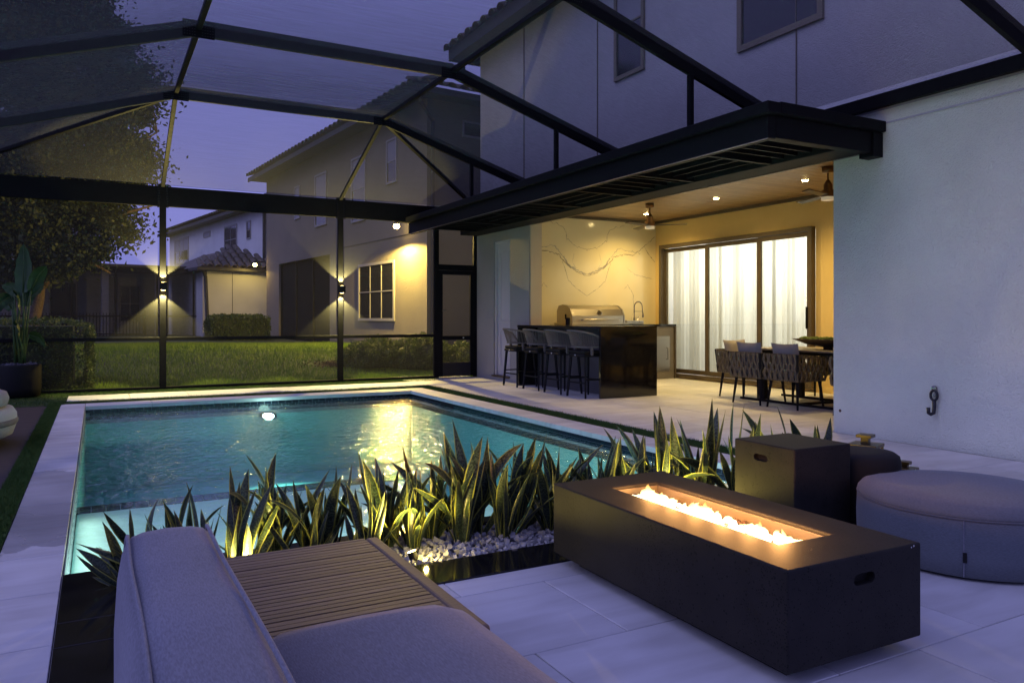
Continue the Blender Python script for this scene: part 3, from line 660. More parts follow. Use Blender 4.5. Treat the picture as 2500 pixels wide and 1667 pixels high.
# sliding doors and glowing room behind
sl = bpy.data.objects.new('sliding_door', None); link(sl, house)
b = MB(); b.box(9.90, 9.998, 12.03, 12.09, .05, 2.62); b.box(9.90, 9.998, 8.36, 8.42, .05, 2.62); b.box(9.90, 9.998, 8.42, 12.03, 2.55, 2.62); b.box(9.90, 9.998, 8.42, 12.03, .045, .09)
b.build('outer_frame', M['bronze'], sl, bevel=.004)
for a, c, dx in ((10.81, 12.03, .06), (9.50, 10.81, .03), (8.42, 9.50, 0)):
    b = MB(); X0 = 9.935+dx; b.box(X0, X0+.04, a, a+.06, .095, 2.545); b.box(X0, X0+.04, c-.06, c, .095, 2.545); b.box(X0, X0+.04, a+.06, c-.06, 2.47, 2.545); b.box(X0, X0+.04, a+.06, c-.06, .095, .18); b.build('panel_frame', M['bronze'], sl, bevel=.003)
    b = MB(); b.box(X0+.016, X0+.022, a+.06, c-.06, .18, 2.47); b.build('glass', M['glass'], sl)
b = MB(); b.box(9.90, 9.934, 8.46, 8.475, 1.0, 1.35); b.build('handle', M['black'], sl)
for nm, a, c, lab in (('curtain', 10.78, 12.12, 'sheer white curtain behind the left glass door panel'), ('curtain', 9.46, 10.86, 'sheer white curtain behind the middle glass door panel'), ('curtain', 8.2, 9.54, 'brightest sheer white curtain behind the right glass door panel')):
    b = MB(); n = 90; 
    for i in range(n+1):
        t = i/n; yy = a+(c-a)*t; ph = t*(c-a)/.115*2*math.pi+.9*math.sin(t*9)
        xx = 10.32+(.02 if a > 10 or a < 9 else 0)+.05*math.sin(ph)*(.55+.45*math.sin(t*17+a))
        b.v += [(xx, yy, .06), (xx+.01*math.sin(ph*.5), yy+.01*math.sin(ph), 2.7)]
    b.f = [(2*i, 2*i+2, 2*i+3, 2*i+1) for i in range(n)]
    b.build(nm, M['curtain'], smooth=True, label=lab, cat='curtain', group='sheer curtains behind the sliding doors')
b = MB(); b.box(10.16, 13, 12.3, 12.4, 0, 2.9); b.box(10.16, 13, 7.9, 8.0, 0, 2.9); b.box(13, 13.1, 7.9, 12.4, 0, 2.9); b.box(10.16, 13.1, 7.9, 12.4, 2.9, 3.0); b.box(10.16, 13.1, 7.9, 12.4, -.1, 0.04)
b.build('living_room', M['white_paint'], house)
lamp('AREA', 'living_room_lamp', (11.3, 10.1, 2.35), 150, (1, .95, .80), (0, R(50), 0), 1.2, sy=4)
# upper windows
def window(parent, O, D_, s0, s1, z0, z1, nv=1, nh=2, fr=.05, out=-1, nm='window', pane=None, depth=.035, fm=None, blind=False):
    """a framed window standing proud of wall line O + s*D_; outward normal = out * left normal"""
    D_ = Vector((D_[0], D_[1], 0)); Nn = Vector((-D_.y, D_.x, 0))*out; fm = fm or M['frame_pale']
    wv = bpy.data.objects.new(nm, None); link(wv, parent)
    def bx(a, c, e, g, d0, d1, name, m):
        b = MB(); A = Vector((O[0], O[1], 0))
        for z in (e, g):
            for s, d in ((a, d0), (c, d0), (c, d1), (a, d1)):
                q = A+D_*s+Nn*d; b.v.append((q.x, q.y, z))
        b.f = [(0, 1, 2, 3), (7, 6, 5, 4), (0, 4, 5, 1), (1, 5, 6, 2), (2, 6, 7, 3), (3, 7, 4, 0)]
        return b.build(name, m, wv)
    bx(s0, s1, z0, z0+fr, -.01, depth, 'frame', fm); bx(s0, s1, z1-fr, z1, -.01, depth, 'frame', fm)
    bx(s0, s0+fr, z0+fr, z1-fr, -.01, depth, 'frame', fm); bx(s1-fr, s1, z0+fr, z1-fr, -.01, depth, 'frame', fm)
    cw = (s1-s0-2*fr)/nv; chh = (z1-z0-2*fr)/nh
    for i in range(nv):
        for j in range(nh):
            a = s0+fr+i*cw; e = z0+fr+j*chh
            bx(a+(.012 if i else 0), a+cw-(.012 if i < nv-1 else 0), e+(.012 if j else 0), e+chh-(.012 if j < nh-1 else 0), -.005, depth*.35, 'pane', pane or (M['shade'] if blind and j == nh-1 else M['darkpane']))
    for i in range(1, nv): bx(s0+fr+i*cw-.012, s0+fr+i*cw+.012, z0+fr, z1-fr, -.004, depth*.7, 'muntin', fm)
    for j in range(1, nh):
        for i in range(nv): bx(s0+fr+i*cw+.013, s0+fr+(i+1)*cw-.013, z0+fr+j*chh-.012, z0+fr+j*chh+.012, -.004, depth*.7, 'muntin', fm)
    return wv
window(house, (XW+.02, 0), (0, 1), 8.55, 9.25, 4.66, 6.2, 1, 2, .06, out=1, blind=True, fm=M['stucco_beige'])
window(house, (XW+.02, 0), (0, 1), 5.54, 6.77, 4.34, 6.2, 1, 1, .07, out=1, fm=M['stucco_beige'])
# own roof: overhang with barrel tiles
rf = bpy.data.objects.new('roof', None); link(rf, house)
b = MB(); b.box(6.30, 6.76, 8.0, 14.25, 6.40, 6.44); b.build('soffit', M['fascia'], rf)
b = MB(); b.box(6.26, 6.30, 7.9, 14.25, 6.36, 6.60); b.box(6.26, 14, 14.21, 14.25, 6.36, 6.60); b.build('gutter', M['fascia'], rf, bevel=.01)
b = MB(); b.prism([(6.29, 6.56), (14, 9.3), (14, 9.2), (6.29, 6.45)], 'y', 7.8, 14.28); b.build('roof_deck', M['fascia'], rf)
bt = MB(); nseg = 8
prof = [(math.cos(math.pi*i/nseg), math.sin(math.pi*i/nseg)) for i in range(nseg+1)]
for xx, rr, zz in ((0, .135, 0), (.46, .105, .012)):
    for c_, s_ in prof: bt.v.append((xx, c_*rr, s_*rr*.75+zz))
for xx, rr, zz in ((0, .115, 0), (.46, .09, .012)):
    for c_, s_ in prof: bt.v.append((xx, c_*rr, s_*rr*.75+zz-.004))
k9 = nseg+1
for i in range(nseg):
    bt.f += [(i, i+1, k9+i+1, k9+i), (2*k9+i, 3*k9+i, 3*k9+i+1, 2*k9+i+1), (i, 2*k9+i, 2*k9+i+1, i+1), (k9+i, k9+i+1, 3*k9+i+1, 3*k9+i)]
barrel = bt.mesh('roof_tile', M['roof'])
sl_ang = math.atan2(9.3-6.56, 7.71)
for c_ in range(3):
    for i in range(20):
        inst('roof_tile', barrel, rf, (6.17+c_*.40, 14.15-i*.335, 6.56+c_*.40*math.tan(sl_ang)+.0+random.uniform(-.004, .004)), (random.uniform(-.02, .02), -sl_ang, random.uniform(-.015, .015)))
for i in range(18):
    inst('roof_tile', barrel, rf, (6.35+i*.4, 14.27, 6.70+i*.4*math.tan(sl_ang)), (0, -sl_ang, 0))
# ================================================================== CANOPY
can = thing('pergola_canopy', 'black aluminium pergola canopy with slatted underside along the house', 'canopy')
A_ = M['alu']
CX = 5.2; Y0c, Y1c = 4.86, 13.72
b = MB(); b.box(CX, CX+.10, Y0c, Y1c, 2.765, 2.965); b.build('front_beam', A_, can, bevel=.006)
b = MB(); b.box(CX+.10, XW-.003, Y0c, Y0c+.10, 2.775, 2.975); b.build('end_beam', A_, can, bevel=.006)
b = MB(); b.box(CX-.06, CX+.10, Y0c-.06, Y1c, 2.97, 3.075); b.box(CX+.10, XW-.003, Y0c-.06, Y0c+.10, 2.98, 3.085); b.build('cap', A_, can, bevel=.008)
b = MB(); b.box(6.28, 6.66, Y0c+.10, Y1c, 2.795, 2.96); b.build('header_beam', M['black'], can, bevel=.006)
b = MB(); b.box(CX+.105, XW-.004, Y0c+.105, Y1c, 3.0, 3.05); b.build('roof_panel', A_, can)
b = MB(); b.box(6.6, XW+.03, Y0c-.02, Y0c+.14, 2.74, 2.976); b.build('end_bracket', A_, can)
b = MB(); b.box(CX-.002, CX+.006, Y0c, Y1c, 2.757, 2.764); b.build('trim_strip', M['steel'], can)
b = MB(); b.box(6.655, 6.662, Y0c+.1, 11.6, 2.787, 2.794); b.build('trim_strip', M['steel'], can)
cys = [5.84, 7.03, 8.25, 9.44, 10.65, 11.85, 13.05]
for y in cys:
    b = MB(); b.box(CX+.101, 6.279, y-.025, y+.025, 2.80, 2.95); b.build('cross_beam', A_, can, bevel=.003)
bays = [(4.96, 5.84)]+list(zip(cys[:-1], cys[1:]))
smx = MB().box(-.538, .538, -.012, .012, -.03, .03).mesh('slat', A_)
smy = MB().box(-.012, .012, -.565, .565, -.03, .03).mesh('slat', A_)
for k, (a, c) in enumerate(bays):
    if k % 2 == 0:
        for i in range(1, 5): inst('slat', smx, can, (5.79, a+(c-a)*i/5, 2.86))
    else:
        for i in range(1, 5): inst('slat', smy, can, (CX+.1+i*.215, (a+c)/2, 2.86))
# ================================================================== SCREEN ENCLOSURE
cage = thing('screen_enclosure', 'black aluminium framed insect screen cage over the pool', 'screen enclosure')
YF = 13.80; ZT = 3.33; X_L, X_a, X_b, X_c = -2.1, .95, 3.91, 6.70; ZR = 4.26
def beam(p0, p1, w_, h_, name='beam', m=None, **k): return MB().bar(p0, p1, w_, h_, **k).build(name, m or A_, cage, bevel=.004, seg=1)
beam((X_L-.4, YF, 3.165), (5.95, YF, 3.165), .055, .33, 'eave_beam')
beam((5.95, YF, 3.0), (6.7, YF, 3.0), .055, .2, 'eave_beam')
pos = []
for x, t in ((X_L, 'post'), (X_a, 'post'), (X_b, 'post'), (5.80, 'post')):
    beam((x, YF+.0, 0), (x, YF+.0, 2.999), .06, .10, 'post')
    if x in (X_a, X_b): MB().box(x-.085, x+.085, YF-.036, YF-.029, 2.98, 3.36).build('gusset', A_, cage)
rm = MB().lathe([(.0, 0), (.006, 0), (.004, .004), (0, .005)], 8).mesh('rivet', M['alu_up'])
for x in (X_a, X_b):
    b = MB()
    for sx in (-.07, .07, -.055, .055):
        for i in range(9): b.lathe([(.0, .004), (.004, .003), (.006, 0)], 6, c=(x+sx, YF-.037, 3.0+i*.042), M=Matrix.Rotation(R(90), 4, 'X'))
    b.build('rivets', M['chrome'], cage, kind='stuff')
for a, c in ((X_L, X_a), (X_a, X_b), (X_b, 5.80)):
    beam((a+.03, YF, .83), (c-.03, YF, .83), .05, .055, 'chair_rail'); beam((a+.03, YF, .025), (c-.03, YF, .025), .05, .05, 'sill_rail')
S = M['screen']
def pane(pts, nm='screen_panel', S=None):
    S = M['screen_roof'] if max(p[2] for p in pts) > 3.3 else M['screen']
    b = MB(); b.v = [tuple(p) for p in pts]; b.f = [tuple(range(len(pts)))]; b.build(nm, S, cage)
for a, c in ((X_L, X_a), (X_a, X_b), (X_b, 5.80)): pane([(a+.03, YF+.012, .05), (c-.03, YF+.012, .05), (c-.03, YF+.012, 3.0), (a+.03, YF+.012, 3.0)])
# roof
Yb = [11.42, 8.77, 6.12, 3.47, .82]
def rz_right(x): return ZR-.315*(x-X_b)
def rz_left(x): return ZR-.315*(X_a-x)
XLe = X_L
for k, y in enumerate(Yb):
    h_ = .17
    beam((XLe, y, rz_left(XLe)), (X_a-.02, y, ZR), .05, h_, 'roof_beam', M['alu_up'], up=(0, 0, 1))
    beam((X_a+.0, y, ZR), (X_b, y, ZR), .05, h_, 'roof_beam', M['alu_up'])
    beam((X_b, y, ZR), (6.68, y, rz_right(6.68)), .05, h_, 'roof_beam')
    for x in (X_a, X_b): MB().box(x-.16, x+.16, y-.032, y-.027, ZR-.11, ZR+.07).build('gusset', A_, cage)
    b = MB()
    for x in (X_a, X_b):
        for i in range(12):
            for j in range(5):
                if i in (5, 6): continue
                b.lathe([(.0, .004), (.004, .003), (.006, 0)], 5, c=(x-.14+i*.0255, y-.033, ZR-.085+j*.03), M=Matrix.Rotation(R(90), 4, 'X'))
    b.build('rivets', M['blackgloss'], cage, kind='stuff')
    if y > 4.9:
        beam((5.43, y, 3.075), (5.43, y, rz_right(5.43)-.08), .06, .05, 'strut')
beam((X_a, YF, ZT), (X_a, 11.42, ZR), .06, .05, 'rafter'); beam((X_b, YF, ZT), (X_b, 11.42, ZR), .06, .05, 'rafter')
beam((X_L, YF, ZT-.03), (X_a, 11.45, ZR), .06, .09, 'hip_rafter'); beam((6.7, YF, 3.33), (X_b, 11.45, ZR), .06, .06, 'hip_rafter')
for a, c in zip(Yb[:-1], Yb[1:]):
    for x in (X_a, X_b): beam((x, a-.03, ZR), (x, c+.03, ZR), .055, .06, 'purlin', M['alu'])
    beam((XLe, a-.03, rz_left(XLe)), (XLe, c+.03, rz_left(XLe)), .06, .2, 'eave_beam')
beam((XLe, YF, rz_left(XLe)), (XLe, 11.45, rz_left(XLe)), .06, .2, 'eave_beam')
for y in Yb[:4]: beam((XLe, y, 0), (XLe, y, rz_left(XLe)-.1), .06, .06, 'post')
beam((6.705, .5, 3.285), (6.705, 13.75, 3.285), .06, .13, 'wall_ledger')
e = .02
pane([(X_a, YF, ZT+e), (X_b, YF, ZT+e), (X_b, 11.42, ZR+e), (X_a, 11.42, ZR+e)])
pane([(X_L, YF, ZT+e), (X_a, YF, ZT+e), (X_a, 11.42, ZR+e)]); pane([(6.7, YF, 3.36), (X_b, 11.42, ZR+e), (X_b, YF, ZT+e)])
pane([(XLe, YF, rz_left(XLe)), (X_a, 11.42, ZR+e), (XLe, 11.42, rz_left(XLe)+e)])
pane([(6.7, YF, 3.36), (6.7, 11.42, rz_right(6.7)+e), (X_b, 11.42, ZR+e)])
for a, c in zip(Yb[:-1], Yb[1:]):
    pane([(X_a, a, ZR+e), (X_b, a, ZR+e), (X_b, c, ZR+e), (X_a, c, ZR+e)])
    pane([(XLe, a, rz_left(XLe)+e), (X_a, a, ZR+e), (X_a, c, ZR+e), (XLe, c, rz_left(XLe)+e)])
    pane([(X_b, a, ZR+e), (6.7, a, rz_right(6.7)+e), (6.7, c, rz_right(6.7)+e), (X_b, c, ZR+e)])
# screen door
sdr = bpy.data.objects.new('screen_door', None); link(sdr, cage)
b = MB(); b.box(5.84, 5.93, YF-.03, YF+.03, .03, 2.1); b.build('door_stile', M['alu'], sdr, bevel=.004)
b = MB(); b.box(6.53, 6.60, YF-.03, YF+.03, .03, 2.1); b.build('door_stile', M['alu'], sdr, bevel=.004)
b = MB(); b.box(5.93, 6.53, YF-.03, YF+.03, 2.02, 2.1); b.build('top_rail', M['alu'], sdr)
b = MB(); b.box(5.93, 6.53, YF-.03, YF+.03, .74, .82); b.build('mid_rail', M['alu'], sdr)
b = MB(); b.box(5.93, 6.53, YF-.02, YF+.02, .03, .30); b.build('kick_plate', M['blackgloss'], sdr)
b = MB(); b.tube([(5.9, YF-.03, 1.32), (5.9, YF-.07, 1.32), (5.98, YF-.07, 1.32)], .01, 6); b.build('handle', M['chrome'], sdr)
b = MB(); b.lathe([(0, 0), (.014, .004), (.014, .012), (0, .016)], 10, c=(6.36, YF-.045, .78), M=Matrix.Rotation(R(90), 4, 'X')); b.build('knob', M['white_paint'], sdr)
b = MB(); b.quad((5.93, YF+.01, .3), (6.53, YF+.01, .3), (6.53, YF+.01, 2.02), (5.93, YF+.01, 2.02)); b.build('door_screen', S, sdr)
beam((5.84, YF, 2.16), (6.6, YF, 2.16), .06, .11, 'door_header'); beam((6.635, YF, 0), (6.635, YF, 2.9), .06, .07, 'post')
pane([(5.84, YF+.012, 2.21), (6.6, YF+.012, 2.21), (6.6, YF+.012, 2.9), (5.84, YF+.012, 2.9)])
# post sconces
for x, lab in ((X_a, 'black up and down sconce lit on the left screen post'), (X_b, 'black up and down sconce lit on the right screen post')):
    t = thing('wall_sconce', lab, 'sconce', (x, YF-.05, 1.69), 0, 'up and down sconces on the screen posts')
    b = MB(); b.box(-.055, .055, -.10, -.002, -.065, .065); b.build('housing', M['black'], t, bevel=.004)
    for s in (1, -1):
        b = MB(); b.lathe([(0, s*.0665), (.033, s*.0665), (.036, s*.066)], 16, c=(0, -.05, 0)); b.build('lens', M['warm_bulb'], t)
        lamp('SPOT', 'sconce_lamp', (0, -.055, s*.075), 340, YEL, (R(180) if s > 0 else 0, 0, 0), .015, 98, .2, parent=t)
# ================================================================== KITCHEN
bar = thing('bar_counter', 'long black polished stone breakfast bar with waterfall ends', 'bar counter')
G_ = M['granite']
b = MB(); b.box(6.42, 7.46, 9.15, 11.66, 1.01, 1.05); b.build('counter_top', G_, bar, bevel=.003)
b = MB(); b.box(6.42, 7.46, 9.15, 9.19, 0, 1.009); b.build('end_panel', G_, bar, bevel=.003)
b = MB(); b.box(6.42, 6.80, 11.60, 11.64, 0, 1.009); b.build('end_panel', G_, bar)
b = MB(); b.box(6.80, 7.40, 9.192, 11.6, 0, 1.008); b.build('base', M['greybase'], bar)
bk = thing('back_counter', 'kitchen run along the marble wall with taupe cabinet and steel door', 'counter')
b = MB(); b.box(7.47, 9.895, 11.55, 12.30, 1.01, 1.05); b.build('counter_top', G_, bk, bevel=.003)
b = MB(); b.box(9.855, 9.895, 11.55, 12.30, 0, 1.009); b.build('end_panel', M['bronze'], bk)
b = MB(); b.box(7.47, 9.853, 11.58, 12.29, .0, 1.008); b.build('cabinet', M['taupe'], bk)
cdw = bpy.data.objects.new('cabinet_door', None); link(cdw, bk)
b = MB(); b.box(9.0, 9.74, 11.56, 11.579, .14, .82); b.build('door_frame', M['steel'], cdw, bevel=.004)
b = MB(); b.box(9.04, 9.70, 11.545, 11.559, .18, .78); b.build('door_leaf', M['steel'], cdw, bevel=.006)
b = MB(); b.tube([(9.64, 11.545, .38), (9.64, 11.50, .38), (9.64, 11.50, .60), (9.64, 11.545, .60)], .008, 8); b.build('handle', M['chrome'], cdw, smooth=True)
gr = thing('gas_grill', 'built-in stainless steel gas grill with domed hood on counter', 'grill', (8.06, 11.85, 1.05))
b = MB(); pr = [(-.32, 0.02), (-.31, .16), (-.24, .28), (-.13, .345), (.0, .36), (.14, .34), (.20, .25), (.20, .02)]
b.prism(pr, 'x', -.55, .55); b.build('hood', M['steel'], gr, bevel=.012, seg=3)
pr2 = [(p*1.02, q*1.02+.0) for p, q in pr]
for s, nme in ((-1, 'side_plate'), (1, 'side_plate')):
    b = MB(); b.prism(pr2, 'x', s*.552, s*.585); b.build(nme, M['steel'], gr, bevel=.004)
b = MB(); b.box(-.62, .62, -.36, .24, 0, .03); b.build('base_plate', M['steel'], gr, bevel=.004)
b = MB(); b.tube([(-.42, -.36, .085), (-.38, -.385, .09), (.38, -.385, .09), (.42, -.36, .085)], .014, 10); b.build('handle', M['steel'], gr, smooth=True)
b = MB(); b.lathe([(0, 0), (.045, 0), (.045, .012), (.038, .016), (0, .016)], 20, c=(.03, -.285, .215), M=Matrix.Rotation(R(62), 4, 'X')); b.build('thermometer', M['chrome'], gr)
b = MB(); b.box(-.60, -.586, -.12, -.10, .10, .19); b.build('slot', M['black'], gr)
fc = thing('kitchen_faucet', 'tall spring neck chrome faucet beside the grill', 'faucet', (9.28, 12.08, 1.05))
pts = [(0, 0, 0), (0, 0, .22), (0, 0, .34)]+[(.09-.09*math.cos(R(a)), -.02*math.sin(R(a)/2), .34+.10*math.sin(R(a))) for a in range(20, 181, 16)]+[(.185, -.02, .28), (.195, -.02, .2)]
b = MB(); b.tube(pts, .011, 8); b.build('neck', M['chrome'], fc, smooth=True)
b = MB(); b.lathe([(.02, 0), (.02, .12), (.013, .13), (.013, .2)], 12); b.build('body', M['chrome'], fc)
b = MB(); b.lathe([(.016, 0), (.02, .02), (.012, .09)], 12, c=(.198, -.02, .13)); b.build('spray_head', M['chrome'], fc)
b = MB(); b.tube([(0, 0, .25), (.19, -.02, .25)], .005, 6); b.tube([(.015, -.02, .08), (.07, -.04, .10), (.075, -.04, .15)], .006, 6); b.build('support_arm', M['chrome'], fc)
b = MB(); b.box(8.72, 8.85, 11.75, 12.0, 1.051, 1.13); b.build('burner_box', M['taupe'], bevel=.006, label='small brown box between grill and sink on the counter', cat='box')
t = thing('side_burner', 'low stainless side burner lid beside the faucet', 'side burner', (9.08, 11.95, 1.05))
b = MB(); b.box(-.2, .2, -.17, .17, 0.001, .07); b.build('lid', M['steel'], t, bevel=.008)
b = MB(); b.tube([(-.09, -.17, .04), (-.09, -.19, .04), (.09, -.19, .04), (.09, -.17, .04)], .006, 6); b.build('handle', M['chrome'], t)
b = MB(); b.lathe([(.04, 0), (.04, .125), (.034, .125), (.034, .01)], 20, c=(6.95, 10.85, 1.051)); b.build('canister', M['black'], label='short black canister standing alone on the bar top', cat='canister')
# stools
def stool(name='bar_stool'):
    t = thing(name, 'x', 'bar stool', (0, 0, 0))
    lg = M['black']
    for sx in (-1, 1):
        for sy in (-1, 1):
            b = MB(); b.bar((sx*.155, sy*.19, .64), (sx*.19, sy*.245, 0), .034, .034, w1=.026, h1=.026); b.build('leg', lg, t)
    for s in (-1, 1):
        b = MB(); b.bar((-.178, s*.222, .27), (.178, s*.222, .27), .02, .02); b.build('side_rail', lg, t)
    b = MB(); b.bar((-.181, -.225, .22), (-.181, .225, .22), .02, .02); b.build('rear_rail', lg, t)
    b = MB(); b.bar((.178, -.222, .25), (.178, .222, .25), .02, .02); b.build('foot_rail', lg, t)
    b = MB(); b.box(-.2, .22, -.22, .22, .60, .645); b.build('seat_frame', lg, t, bevel=.02)
    b = MB(); b.box(-.19, .22, -.21, .21, .646, .695); b.build('seat_cushion', M['darkfab'], t, bevel=.02, seg=3)
    b = MB(); b.box(-.2025, -.2005, .0, .03, .615, .635); b.build('tag', M['white_paint'], t)
    def rim(top, u):
        a = R(180-115+230*u); r = .285 if top else .235
        f_ = abs(u-.5)*2
        z = (.985-.13*f_**2.2) if top else .745
        if top and f_ > .8: z -= (f_-.8)*.5
        cx = -.0 if top else .02
        return Vector((cx+r*math.cos(a)*(1.02 if math.cos(a) < 0 else .9), r*math.sin(a)*1.0, z))
    b = MB(); b.tube([rim(True, i/28) for i in range(29)], .015, 8); b.build('top_rim', M['rope'], t, smooth=True)
    b = MB(); b.tube([rim(False, i/28) for i in range(29)], .012, 6)
    for s in (.0, 1.0): b.tube([rim(True, s), rim(False, s)], .014, 6)
    b.build('lower_rim', M['rope'], t, smooth=True)
    for s in (.2, .8):
        p = rim(False, s); b = MB(); b.bar(p, (p.x*.95, p.y, .62), .04, .03); b.build('back_support', M['rope'], t)
    b = MB(); n = 42
    for i in range(n):
        u = (i+.5)/n; v = min(1, max(0, u+.035*math.sin(u*6.283)))
        p, q = rim(True, u), rim(False, v); b.bar(p, q, .0075, .005, up=(p.x, p.y, 0))
    b.build('rope_weave', M['rope'], t, kind='stuff')
    return t
st0 = stool(); st0.location = (6.42, 11.555, 0); st0['group'] = 'bar stools along the black bar'
st0['label'] = 'bar stool at the far left end of the bar, nearest the white door'
for y, lab in ((10.85, 'second bar stool from the white door, woven grey rope back'), (10.17, 'third bar stool from the white door, woven grey rope back'), (9.5, 'bar stool nearest the glossy black end panel of the bar')):
    copy_tree(st0, (6.42, y, 0), random.uniform(-.03, .03), lab)
# dining set
dt = thing('dining_table', 'long grey topped dining table on black sled frame', 'dining table', (8.68, 7.2, 0))
b = MB(); b.box(-.5, .5, -1.35, .88, .725, .75); b.build('table_top', M['taupe'], dt, bevel=.006)
b = MB(); b.box(-.42, .42, -1.2, .78, .68, .724); b.build('apron', M['black'], dt)
for y in (-.8, .62):
    for x in (-.38, .38):
        b = MB(); b.box(x-.03, x+.03, y-.03, y+.03, .03, .68); b.build('leg', M['black'], dt)
b = MB(); b.bar((-.42, -1.0, .016), (-.42, 1.02, .016), .05, .03); b.bar((.42, -1.0, .016), (.42, 1.02, .016), .05, .03); b.bar((-.4, 0, .016), (.4, 0, .016), .05, .03); b.build('base_frame', M['black'], dt)
def dchair():
    t = thing('dining_chair', 'x', 'dining chair'); lg = M['black']
    for sx, sy in ((-1, -1), (-1, 1), (1, -1), (1, 1)):
        b = MB(); b.bar((sx*.20, sy*.21, .40), (sx*.24, sy*.25, 0), .042, .042, w1=.024, h1=.024); b.build('leg', lg, t)
    b = MB(); b.box(-.24, .25, -.25, .25, .36, .40); b.build('seat_frame', lg, t)
    b = MB(); b.box(-.23, .26, -.24, .24, .402, .47); b.build('seat_cushion', M['pillow'], t, bevel=.025, seg=3)
    for s in (-1, 1):
        b = MB(); b.bar((-.25, s*.262, .38), (-.285, s*.287, .705), .03, .03); b.build('upright', lg, t)
        b = MB(); b.bar((.25, s*.262, .38), (.27, s*.287, .66), .025, .025); b.build('upright', lg, t)
    b = MB(); b.bar((-.285, -.285, .70), (-.285, .285, .70), .02, .02); b.bar((-.285, .285, .70), (.27, .285, .655), .02, .02); b.bar((-.285, -.285, .70), (.27, -.285, .655), .02, .02); b.build('top_rail', lg, t)
    # woven straps: each a wide band crossing in a V
    def strap_run(P, n, outn):
        for i in range(n):
            u0 = (i+.5)/n; sg = 1 if i % 2 else -1; pts = []; tdir = (P(min(1, u0+.02), 1)-P(max(0, u0-.02), 1)).normalized(); N_ = Vector(outn)
            for v_, sh, dp in ((1.06, 0, .004), (1.0, 0, .014), (.78, .34*sg/n, .010+.012*(sg > 0)), (.5, -.30*sg/n, .012+.010*(sg < 0)), (.25, .34*sg/n, .010+.012*(sg > 0)), (0, 0, .012), (-.06, 0, .002)):
                v1 = min(1, max(0, v_)); p = P(u0+sh, 1)*v1+P(u0+sh, 0)*(1-v1)+Vector((0, 0, .2*(v_-v1))); pts.append(p+N_*dp)
            b = MB(); w_ = .43/n*(P(1, 1)-P(0, 1)).length
            for z in pts: b.v += [tuple(z-tdir*w_), tuple(z+tdir*w_)]
            b.f = [(2*j_, 2*j_+1, 2*j_+3, 2*j_+2) for j_ in range(len(pts)-1)]
            o = b.build('strap', M['strap'], t, smooth=True); md = o.modifiers.new('s', 'SOLIDIFY'); md.thickness = .008
    strap_run(lambda u, v: Vector((-.285+.03*(1-v), -.27+.54*u*1.0, .70 if v else .37)), 12, (-1, 0, 0))
    for s in (-1, 1):
        strap_run(lambda u, v, s=s: Vector((-.27+.52*u, s*(.285-.02*(1-v)), (.70-.045*u) if v else .37)), 12, (0, s, 0))
    return t
ch0 = dchair(); ch0['group'] = 'woven dining chairs around the table'
ch0.location = (8.03, 7.04, 0); ch0['label'] = 'nearest woven strap dining chair, on the pool side of the table'
def pillow(x, y, rz, lab, tilt=.25):
    b = MB(); n = 12
    for s in (1, -1):
        base = len(b.v)
        for i in range(n+1):
            for j in range(n+1):
                u, v = i/n*2-1, j/n*2-1; th = .065*max(0, (1-u**4)*(1-v**4))**.6
                c_ = 1+.07*(u*u*v*v)-.05*(1-u*u)*(1-abs(v))-.0
                b.v.append((s*th, u*.21*c_, v*.20*c_))
        for i in range(n):
            for j in range(n):
                q = (base+i*(n+1)+j, base+i*(n+1)+j+1, base+(i+1)*(n+1)+j+1, base+(i+1)*(n+1)+j); b.f.append(q if s > 0 else q[::-1])
    o = b.build('pillow', M['pillow'], smooth=True, label=lab, cat='pillow', group='beige throw pillows on the dining chairs')
    M4 = Matrix.Translation((x, y, .64)) @ Matrix.Rotation(rz, 4, 'Z') @ Matrix.Rotation(-tilt, 4, 'Y'); o.matrix_world = M4
pillow(8.03-.15, 7.04, 0, 'beige pillow in the nearest woven dining chair')
for x, y, rz, lab, pl_ in ((8.03, 7.66, 0, 'second woven dining chair on the pool side of the table', 'beige pillow in the second dining chair, left of the nearest one'),
                      (8.47, 8.38, R(-90), 'woven dining chair at the far left head of the table', 'beige pillow in the chair at the head of the table'),
                      (9.25, 7.7, R(180), 'woven dining chair on the curtain side, behind the second chair', None), (9.25, 6.9, R(180), 'woven dining chair on the curtain side, behind the moss bowl', None),
                      (8.03, 6.0, 0, 'woven dining chair cut off by the white wall corner', None)):
    copy_tree(ch0, (x, y, 0), rz, lab)
    if pl_: pillow(x-.15*math.cos(rz), y-.15*math.sin(rz), rz, pl_)
mbw = thing('moss_bowl', 'long boat shaped dark bowl filled with green moss on dining table', 'bowl', (8.55, 6.95, .75))
b = MB(); prf = [(.06, 0), (.06, .03), (.10, .04), (.30, .075), (.46, .135), (.455, .14), (.28, .09), (.08, .055), (0, .05)]
b.lathe(prf, 32, sx=.42, sy=1.25); b.build('bowl', mat('dark_bronze_bowl', (.05, .03, .02), .4, metal=.4, var=.3, vs=10), mbw, smooth=True)
b = MB()
for i in range(70):
    a = random.uniform(0, 6.28); r = math.sqrt(random.random())*.38; rr = random.uniform(.025, .05)
    b.lathe([(rr*math.sin(R(k)), rr*.8*math.cos(R(k))) for k in (175, 130, 90, 50, 5)], 8, c=(r*math.cos(a)*.38, r*math.sin(a)*1.22, .135))
b.build('moss', M['moss'], mbw, smooth=True, kind='stuff')
